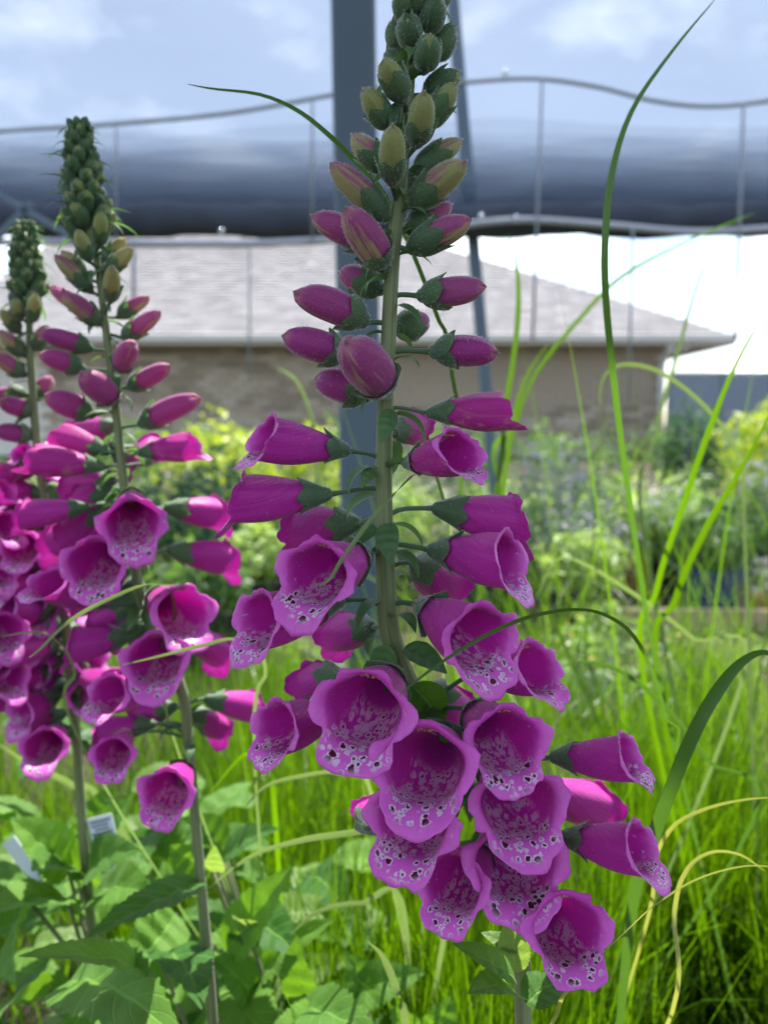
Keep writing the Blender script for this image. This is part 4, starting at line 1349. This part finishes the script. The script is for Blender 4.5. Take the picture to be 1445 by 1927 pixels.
# ------------------------------------------------------------------ grass
def blades(n, root, length, width, seed, lean=0.25, curl=0.9, seg=7):
    r = np.random.default_rng(seed)
    P = root(r, n)
    L = length(r, n)
    wd = width(r, n)
    az = r.uniform(0, 2 * np.pi, n)
    l0 = np.abs(r.normal(0, lean, n)); c = np.abs(r.normal(0, curl, n)) * r.choice([0.3, 1.0], n)
    d = np.stack([np.cos(az), np.sin(az)], 1)
    fa = az + r.normal(0, 0.7, n) + np.pi / 2
    sd = np.stack([np.cos(fa), np.sin(fa), np.zeros(n)], 1)
    V = np.zeros((n, seg + 1, 2, 3))
    pos = P.copy()
    for i in range(seg + 1):
        t = i / seg
        w = wd * (1 - t ** 2.2) * (0.6 + 0.8 * t * (1 - t) * 2) * 0.5
        V[:, i, 0] = pos - sd * w[:, None]; V[:, i, 1] = pos + sd * w[:, None]
        ang = l0 + c * t ** 1.5 * 1.6
        pos = pos + np.stack([d[:, 0] * np.sin(ang), d[:, 1] * np.sin(ang), np.cos(ang)], 1) * (L / seg)[:, None]
    V = V.reshape(-1, 3)
    base = (np.arange(n) * (seg + 1) * 2)[:, None]
    F = []
    for i in range(seg):
        q = np.array([i * 2, i * 2 + 1, i * 2 + 3, i * 2 + 2])
        F.append(base + q)
    F = np.concatenate(F, 0)
    return V, F
def np_mesh(name, V, F, mat, smooth=True):
    me = bpy.data.meshes.new(name)
    nf, k = F.shape
    me.vertices.add(len(V)); me.vertices.foreach_set('co', V.astype(np.float32).ravel())
    me.loops.add(nf * k); me.loops.foreach_set('vertex_index', F.astype(np.int32).ravel())
    me.polygons.add(nf); me.polygons.foreach_set('loop_start', np.arange(0, nf * k, k, dtype=np.int32))
    me.polygons.foreach_set('loop_total', np.full(nf, k, dtype=np.int32))
    if smooth: me.polygons.foreach_set('use_smooth', np.ones(nf, dtype=bool))
    me.materials.append(mat)
    me.update(calc_edges=True); me.validate()
    return me
def root_zone(x0, x1, y0, y1, z, tuft=0.03, cell=0.07):
    def f(r, n):
        nc = int((x1 - x0) * (y1 - y0) / cell ** 2) + 1
        cx, cy = r.uniform(x0, x1, nc), r.uniform(y0, y1, nc)
        k = r.integers(0, nc, n)
        return np.stack([cx[k] + r.normal(0, tuft, n), cy[k] + r.normal(0, tuft, n), np.full(n, z)], 1)
    return f
allV, allF = [], []
def add_bl(*a, **k):
    V, F = blades(*a, **k)
    o = sum(len(v) for v in allV)
    allV.append(V); allF.append(F + o)
U_ = lambda a, b: (lambda r, n: r.uniform(a, b, n))
# dense sedge right behind the central plant, lower right half of the picture
add_bl(8000, root_zone(-0.06, 0.62, 0.46, 0.92, 0.15, 0.020, 0.10), U_(0.14, 0.35), U_(0.0018, 0.0040), 11, lean=0.09, curl=0.45)
add_bl(260, root_zone(-0.06, 0.62, 0.46, 0.95, 0.15, 0.05), U_(0.3, 0.52), U_(0.0014, 0.0026), 21, lean=0.35, curl=1.3, seg=12)
add_bl(2600, root_zone(-0.45, 1.0, 0.85, 1.6, 0.06, 0.032, 0.16), U_(0.16, 0.36), U_(0.0016, 0.0034), 12, lean=0.2, curl=0.6)
add_bl(1700, root_zone(-0.9, 1.3, 1.5, 2.3, 0.0, 0.04, 0.22), U_(0.12, 0.27), U_(0.003, 0.005), 13, lean=0.25, curl=0.7)
add_bl(2600, root_zone(-0.60, -0.02, 0.62, 1.2, 0.08), U_(0.2, 0.40), U_(0.0018, 0.0034), 14, lean=0.22, curl=0.6)
# tall loose blades that rise past the garden
add_bl(210, root_zone(0.02, 0.9, 0.65, 1.6, 0.15), U_(0.42, 0.80), U_(0.0018, 0.0040), 15, lean=0.28, curl=0.7, seg=12)
tag(put('grass', np_mesh('grass', np.concatenate(allV), np.concatenate(allF), M['grass'])), kind='stuff')
allV, allF = [], []
M['grass_lit'] = leaf_mat('grass_lit', (0.07, 0.16, 0.015), (0.16, 0.26, 0.05), (0.28, 0.48, 0.03), 0.4, 0.35, 4, dry=None)  # sunlit look of the criss-cross blades, put into a lighter green
add_bl(420, root_zone(0.0, 1.0, 0.75, 1.8, 0.12, 0.05, 0.2), U_(0.3, 0.62), U_(0.0018, 0.0036), 31, lean=0.75, curl=1.1, seg=12)
add_bl(40, root_zone(-0.6, 0.0, 0.8, 1.7, 0.12, 0.05, 0.2), U_(0.3, 0.55), U_(0.0022, 0.0042), 32, lean=0.6, curl=0.9, seg=12)
tag(put('grass', np_mesh('grass', np.concatenate(allV), np.concatenate(allF), M['grass_lit'])), kind='stuff')

# --- long arching blades that can be told apart
def grass_plant(label, base, specs):
    e = empty('ornamental_grass', base)
    tag(e, label, 'grass plant', 'tufts of ornamental grass')
    for pts, w, mat in specs:
        path = smooth_path([W(x, y, Y) for x, y, Y in pts] + [base + Vector((random.uniform(-.02, .02), random.uniform(-.02, .02), 0))], 40)
        V, F = [], []
        n = len(path)
        ww = pts[0][3] if len(pts[0]) > 3 else 0
        for i, p in enumerate(path):
            t = (path[min(i + 1, n - 1)] - path[max(0, i - 1)]).normalized()
            view = (p - CAM).normalized()
            s = t.cross(Vector((0.25, 1, 0.35))); s.normalize()
            nrm = s.cross(t)
            q = i / (n - 1)
            wd = w * (min(1, (q / 0.35)) ** 0.75 * 0.94 + 0.06) / 2
            if q > 0.8: wd *= 1 - (q - 0.8) * 1.5
            V += [p - s * wd, p + nrm * wd * 0.35, p + s * wd]
            if i:
                b = (i - 1) * 3
                F += [(b, b + 1, b + 4, b + 3), (b + 1, b + 2, b + 5, b + 4)]
        put('blade', mesh('blade', local(V, base), F, M[mat], True), e, Matrix.Translation(base))
    return e
mm = lambda px, Y: px * Y / FPX
grass_plant('tuft whose tall dark blade arches up past the cloth at right', Vector((0.33, 0.62, 0.15)), [
    ([(1352, -10, .36), (1265, 95, .36), (1190, 205, .36), (1152, 320, .36), (1138, 450, .36), (1140, 570, .365), (1155, 720, .38), (1175, 880, .42), (1205, 1080, .47), (1245, 1300, .52)], mm(13, .36), 'blade'),
    ([(1460, 550, .52), (1382, 690, .53), (1330, 820, .54), (1285, 950, .55), (1235, 1110, .57), (1215, 1300, .59)], mm(12, .53), 'grass'),
    ([(1480, 720, .50), (1395, 880, .52), (1325, 1000, .54), (1270, 1130, .56), (1240, 1300, .58)], mm(13, .53), 'grass'),
    ([(1130, 770, .62), (1128, 735, .62), (1145, 698, .62), (1185, 686, .62), (1250, 705, .63), (1330, 770, .65), (1390, 860, .66), (1400, 1000, .68)], mm(8, .62), 'blade_pale'),
    ([(1345, 455, 1.0), (1310, 540, 1.0), (1270, 680, 1.0), (1230, 830, 1.0), (1210, 1000, .95)], mm(7, 1.0), 'blade_pale'),
    ([(1420, 400, .95), (1290, 455, .95), (1170, 520, .95), (1090, 600, .95), (1010, 700, .95), (970, 800, .95), (950, 950, .95)], mm(8, .95), 'grass'),
    ([(1035, 640, .8), (985, 720, .8), (960, 830, .8), (945, 960, .8), (960, 1100, .8)], mm(9, .8), 'grass'),
])
grass_plant('tuft with a broad dark blade bending out at the right edge', Vector((0.17, 0.60, 0.15)), [
    ([(1475, 1240, .285), (1430, 1228, .285), (1385, 1255, .285), (1340, 1315, .285), (1300, 1390, .285), (1260, 1490, .29), (1215, 1620, .31), (1180, 1780, .35)], mm(28, .285), 'blade'),
    ([(1480, 1500, .32), (1400, 1505, .32), (1320, 1525, .325), (1260, 1562, .33), (1225, 1640, .35), (1210, 1760, .38)], mm(9, .32), 'blade_yellow'),
    ([(1480, 1634, .30), (1400, 1630, .30), (1310, 1655, .295), (1230, 1705, .285), (1160, 1770, .26), (1080, 1850, .245), (1050, 1900, .27), (1045, 1990, .33)], mm(8, .28), 'blade_yellow'),
    ([(1440, 1640, .33), (1390, 1608, .33), (1335, 1605, .33), (1290, 1640, .33), (1268, 1720, .335), (1256, 1927, .35)], mm(9, .33), 'blade_yellow'),
])
grass_plant('tuft with a thin dark blade crossing in front of the spotted bells', Vector((0.15, 0.62, 0.15)), [
    ([(748, 1312, .215), (785, 1280, .216), (840, 1240, .218), (920, 1192, .222), (1000, 1160, .228), (1080, 1147, .24), (1140, 1158, .26), (1190, 1195, .29), (1225, 1260, .33), (1250, 1350, .37), (1255, 1500, .42)], mm(11, .225), 'blade'),
    ([(1060, 1255, .40), (1100, 1245, .40), (1170, 1265, .40), (1250, 1330, .41), (1330, 1430, .42), (1400, 1580, .44)], mm(10, .40), 'blade'),
    ([(1010, 1120, .55), (1060, 1050, .55), (1180, 1110, .56), (1300, 1200, .57), (1390, 1300, .57)], mm(9, .55), 'blade_pale'),
])
grass_plant('tuft hidden behind the stem, its thin tips showing near upper bells', Vector((0.03, 0.64, 0.15)), [
    ([(352, 158, .30), (400, 167, .30), (490, 178, .30), (560, 208, .30), (620, 255, .30), (670, 305, .305), (720, 360, .31), (770, 460, .32), (820, 590, .33), (850, 700, .35), (860, 1100, .40)], mm(9, .30), 'blade'),
    ([(588, 1093, .232), (600, 1101, .232), (622, 1088, .234), (640, 1058, .238), (665, 1022, .242), (700, 975, .248), (742, 930, .256), (790, 890, .29), (830, 930, .33), (840, 1200, .38)], mm(9, .24), 'blade_pale'),
    ([(955, 440, .75), (972, 500, .75), (975, 580, .75), (965, 680, .75), (945, 800, .75), (930, 950, .72)], mm(10, .75), 'grass'),
    ([(520, 690, .9), (560, 720, .9), (590, 800, .88), (600, 900, .85)], mm(8, .9), 'blade_pale'),
    ([(380, 1682, .40), (470, 1613, .38), (560, 1583, .36), (640, 1570, .35), (720, 1562, .35), (790, 1580, .36), (850, 1650, .38)], mm(16, .37), 'blade_pale'),
    ([(460, 1520, .42), (500, 1480, .42), (560, 1462, .42), (640, 1455, .42), (700, 1500, .42)], mm(10, .42), 'blade_pale'),
    ([(545, 1760, .42), (600, 1715, .42), (680, 1700, .42), (760, 1720, .43)], mm(14, .42), 'blade_pale'),
    ([(690, 1770, .33), (720, 1800, .34), (745, 1860, .35), (765, 1940, .37)], mm(18, .34), 'blade_pale'),
])
grass_plant('tuft sending thin straw tips across the left foxglove bells', Vector((-0.08, 0.66, 0.15)), [
    ([(55, 1238, .33), (75, 1222, .33), (130, 1170, .335), (200, 1130, .34), (290, 1100, .36), (330, 1150, .40), (330, 1400, .44)], mm(8, .34), 'blade_pale'),
    ([(228, 1252, .34), (300, 1235, .34), (380, 1215, .34), (450, 1205, .35), (500, 1260, .38), (480, 1450, .42)], mm(9, .34), 'blade_pale'),
    ([(0, 1198, .36), (60, 1190, .36), (100, 1200, .37), (140, 1260, .40), (180, 1450, .43)], mm(8, .36), 'blade_pale'),
    ([(-10, 1395, .6), (60, 1440, .6), (140, 1480, .6), (220, 1550, .6)], mm(20, .6), 'blade_pale'),
    ([(390, 1500, .5), (440, 1440, .5), (470, 1420, .5), (500, 1440, .5), (520, 1560, .5)], mm(12, .5), 'grass'),
])

# ------------------------------------------------------------------ garden behind
def clump(n, c, rad, size, seed, flat=0.6):
    r = np.random.default_rng(seed)
    d = r.normal(0, 1, (n, 3)); d /= np.linalg.norm(d, axis=1)[:, None]
    rr = r.uniform(0.35, 1.0, n) ** 0.6
    lump = 1 + 0.25 * np.sin(d[:, 0] * 5 + seed) * np.cos(d[:, 1] * 4 + d[:, 2] * 3)
    p = np.array(c) + d * (rr * lump)[:, None] * np.array(rad)
    p[:, 2] = np.maximum(p[:, 2], 0.02)
    nrm = d * 0.6 + r.normal(0, 0.6, (n, 3)) + np.array([0, 0, 0.5]); nrm /= np.linalg.norm(nrm, axis=1)[:, None]
    a = np.cross(nrm, r.normal(0, 1, (n, 3))); a /= np.linalg.norm(a, axis=1)[:, None]
    b = np.cross(nrm, a)
    s = size * r.uniform(0.6, 1.4, n)[:, None]
    w = s * r.uniform(0.35, 0.5, n)[:, None]
    V = np.stack([p - a * s, p - b * w + nrm * w * 0.3, p + a * s, p + b * w + nrm * w * 0.3], 1).reshape(-1, 3)
    i = np.arange(n)[:, None] * 4
    F = np.concatenate([i + np.array([0, 1, 2]), i + np.array([0, 2, 3])], 0)
    return V, F
def green(name, a, b, tr): M[name] = leaf_mat(name, a, b, tr, 0.4, 0.5, 6)
green('fol_yellow', (0.24, 0.33, 0.02), (0.36, 0.44, 0.03), (0.50, 0.62, 0.03))
green('fol_light', (0.10, 0.20, 0.05), (0.20, 0.32, 0.08), (0.30, 0.48, 0.08))
green('fol_mid', (0.05, 0.12, 0.035), (0.10, 0.19, 0.05), (0.18, 0.34, 0.05))
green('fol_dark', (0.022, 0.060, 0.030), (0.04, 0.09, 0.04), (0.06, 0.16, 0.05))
green('fol_grey', (0.16, 0.22, 0.15), (0.26, 0.32, 0.22), (0.28, 0.36, 0.20))
green('fol_lilac', (0.42, 0.30, 0.58), (0.58, 0.46, 0.70), (0.55, 0.42, 0.66))
green('fol_white', (0.62, 0.60, 0.58), (0.74, 0.70, 0.68), (0.6, 0.55, 0.5))
green('fol_red', (0.22, 0.06, 0.07), (0.30, 0.10, 0.10), (0.34, 0.10, 0.10))
green('fol_yelflower', (0.72, 0.55, 0.05), (0.8, 0.62, 0.06), (0.7, 0.5, 0.05))
M['pot_black'] = plain('black_pot', (0.022, 0.023, 0.025), 0.5, 0.4, var=0.2)
M['pot_blue'] = plain('blue_glaze', (0.012, 0.035, 0.16), 0.15, 0.6, var=0.35, scale=14)
M['pot_terra'] = plain('terracotta', (0.42, 0.17, 0.08), 0.85, 0.2, var=0.2)
M['pot_pale'] = plain('pale_pot', (0.52, 0.62, 0.66), 0.4, 0.4, var=0.1)
M['wood'] = plain('weathered_wood', (0.46, 0.33, 0.22), 0.8, 0.2, var=0.25, scale=7)
def garden_plant(name, cat, label, px, Y, rad, h, mat, n, size, pot=None, pr=0.09, ph=0.16, flowers=None, group=None, z0=0.0):
    b = G(px, Y, z0)
    e = empty(name, b)
    tag(e, label, cat, group)
    zt = z0
    if pot:
        g = Geo()
        g.lathe(b, [(0.0, 0.0), (pr * 0.74, 0.0), (pr * 0.86, ph * 0.45), (pr, ph * 0.92), (pr * 1.08, ph * 0.92), (pr * 1.08, ph), (pr * 0.95, ph), (pr * 0.92, ph * 0.88), (0.0, ph * 0.86)], 28)
        g.build('pot', M[pot], e, smooth=False)
        zt = z0 + ph * 0.9
    V, F = clump(n, (b.x, b.y, zt + h * 0.5), (rad, rad, h * 0.55), size, abs(hash((px, int(Y * 100)))) % 1000)
    put('foliage', np_mesh('foliage', V - np.array(b), F, M[mat]), e, Matrix.Translation(b))
    g = Geo()
    for k in range(5):
        a = k * 1.3
        g.tube([Vector((b.x, b.y, zt)), Vector((b.x + rad * 0.3 * math.cos(a), b.y + rad * 0.3 * math.sin(a), zt + h * 0.4)), Vector((b.x + rad * 0.6 * math.cos(a), b.y + rad * 0.6 * math.sin(a), zt + h * 0.8))], 0.004 + 0.004 * h, 5)
    g.build('stems', M['stem'], e, smooth=True)
    if flowers:
        fm, fn, fs = flowers
        V, F = clump(fn, (b.x, b.y, zt + h * 0.85), (rad * 0.9, rad * 0.9, h * 0.35), fs, px + 5)
        put('blossom', np_mesh('blossom', V - np.array(b), F, M[fm]), e, Matrix.Translation(b))
    return e
gp = garden_plant
GR = 'plants in the garden behind'
gp('shrub', 'shrub', 'bright yellow green shrub between the left and central foxgloves', 425, 5.2, 0.46, 0.76, 'fol_yellow', 1300, 0.035, group=GR)
gp('shrub', 'shrub', 'bright yellow green shrub just left of the central stem', 585, 4.6, 0.24, 0.74, 'fol_yellow', 650, 0.035, group=GR)
gp('shrub', 'shrub', 'bright yellow green shrub at the right edge before the fence', 1445, 6.4, 0.42, 0.92, 'fol_yellow', 1800, 0.035, group=GR)
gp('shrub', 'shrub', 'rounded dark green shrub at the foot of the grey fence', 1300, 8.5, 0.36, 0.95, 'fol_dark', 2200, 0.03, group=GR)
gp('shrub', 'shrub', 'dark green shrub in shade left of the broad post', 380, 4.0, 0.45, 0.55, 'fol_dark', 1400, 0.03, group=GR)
gp('flowering_plant', 'plant', 'grey green plant with lilac flowers below the brick wall', 1035, 3.6, 0.26, 0.46, 'fol_grey', 900, 0.02, 'pot_black', 0.11, 0.17, ('fol_lilac', 150, 0.014), group=GR)
gp('flowering_plant', 'plant', 'low plant with violet flowers right of the big side bell', 1095, 3.0, 0.18, 0.30, 'fol_grey', 700, 0.016, 'pot_black', 0.09, 0.14, ('fol_lilac', 90, 0.011), group=GR)
gp('potted_plant', 'potted plant', 'green plant in a dark blue glazed pot behind the timber edge', 1330, 3.05, 0.20, 0.24, 'fol_mid', 900, 0.02, 'pot_blue', 0.125, 0.20, group=GR)
gp('potted_plant', 'potted plant', 'green plant in a terracotta pot left of the blue pot', 1185, 3.5, 0.20, 0.24, 'fol_light', 800, 0.02, 'pot_terra', 0.12, 0.17, group=GR)
gp('flowering_plant', 'plant', 'white flowering plant at the right edge above the blue pot', 1450, 3.6, 0.22, 0.40, 'fol_light', 700, 0.02, 'pot_black', 0.11, 0.17, ('fol_white', 170, 0.022), group=GR)
gp('potted_plant', 'potted plant', 'pale leaved plant with whitish tips beside the blue pot', 1440, 3.0, 0.12, 0.16, 'fol_white', 180, 0.016, 'pot_terra', 0.08, 0.10, group=GR)
gp('potted_plant', 'potted plant', 'small plant in the upper of two pale blue pots', 1128, 2.35, 0.08, 0.13, 'fol_light', 260, 0.014, 'pot_pale', 0.055, 0.10, group=GR)
gp('potted_plant', 'potted plant', 'small plant in the lower of two pale blue pots', 1100, 2.0, 0.08, 0.12, 'fol_light', 260, 0.014, 'pot_pale', 0.06, 0.12, group=GR)
gp('potted_plant', 'potted plant', 'small plant in a pale blue pot deep among the grass', 1215, 1.75, 0.08, 0.10, 'fol_light', 200, 0.014, 'pot_pale', 0.05, 0.13, group=GR)
gp('flowering_plant', 'plant', 'small yellow flowers scattered in the grass right of the bells', 1150, 1.55, 0.16, 0.26, 'fol_light', 200, 0.012, 'pot_black', 0.07, 0.1, ('fol_yelflower', 26, 0.007), group=GR)
# leafy filler beyond the things told apart: one mass
Vs, Fs = [], []
o = 0
def mass(n, y0, y1, xw, h, size, seed, mat_i=None):
    global o
    r = np.random.default_rng(seed)
    k = n // 90
    for _ in range(k):
        Y = r.uniform(y0, y1); x = r.uniform(-xw, xw) * Y
        hh = h * r.uniform(0.5, 1.2)
        V, F = clump(90, (x, Y, hh * 0.45), (0.22 * r.uniform(.6, 1.4), 0.22, hh * 0.55), size * r.uniform(0.7, 1.4), int(r.integers(0, 9999)))
        Vs.append(V); Fs.append(F + o); o += len(V)
def flush(name, mat, lab=None):
    global Vs, Fs, o
    tag(put(name, np_mesh(name, np.concatenate(Vs), np.concatenate(Fs), M[mat])), kind='stuff')
    Vs, Fs, o = [], [], 0
green('fol_bright', (0.16, 0.28, 0.06), (0.34, 0.46, 0.14), (0.42, 0.58, 0.10))
mass(6000, 3.3, 6.5, 0.62, 0.38, 0.030, 3); flush('undergrowth', 'fol_bright')
mass(5500, 3.4, 7.0, 0.62, 0.40, 0.028, 8); flush('undergrowth', 'fol_light')
mass(4500, 3.2, 8.0, 0.62, 0.36, 0.026, 4); flush('undergrowth', 'fol_mid')
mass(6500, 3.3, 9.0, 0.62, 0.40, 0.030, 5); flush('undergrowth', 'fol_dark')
mass(1800, 3.3, 7.0, 0.62, 0.44, 0.018, 9); flush('undergrowth', 'fol_white')
mass(1300, 1.9, 2.7, 0.7, 0.08, 0.018, 12); flush('undergrowth', 'fol_light')
mass(9000, 8.0, 16.0, 0.62, 0.75, 0.05, 6); flush('undergrowth', 'fol_mid')
for k, (px, Y, lab, mt) in enumerate(((1090, 2.7, 'black pot of bright leaves left of the two pale blue pots', 'fol_bright'), 
        (1265, 3.4, 'black pot of leaves just left of the dark blue glazed pot', 'fol_bright'), (930, 3.0, 'black pot of dark leaves behind the upper right bells', 'fol_dark'), (1395, 3.9, 'black pot of grey green leaves behind the dark blue glazed pot', 'fol_grey'),
        (480, 2.9, 'black pot of bright leaves between the left and central spikes', 'fol_bright'), (395, 2.4, 'black pot of mid green leaves right of the left foxglove', 'fol_mid'))):
    gp('potted_plant', 'potted plant', lab, px, Y, 0.15, 0.22, mt, 420, 0.026, 'pot_black', 0.11, 0.18, group=GR)
# timber edging
ta, tb = G(1035, 2.85), G(1760, 2.80)
e = empty('timber_edging', ta); tag(e, 'weathered wooden edging board below the blue pot', 'edging')
g = Geo(); g.box((ta + tb) / 2 + Vector((0, 0, 0.03)), ((tb - ta).length, 0.035, 0.10), Matrix.Rotation(math.atan2(tb.y - ta.y, tb.x - ta.x), 3, 'Z')); g.build('board', M['wood'], e)
for x in (0.05, 0.5, 0.95):
    p = ta.lerp(tb, x); g = Geo(); g.box(p + Vector((0, -0.032, 0.02)), (0.035, 0.03, 0.13)); g.build('stake', M['wood'], e)
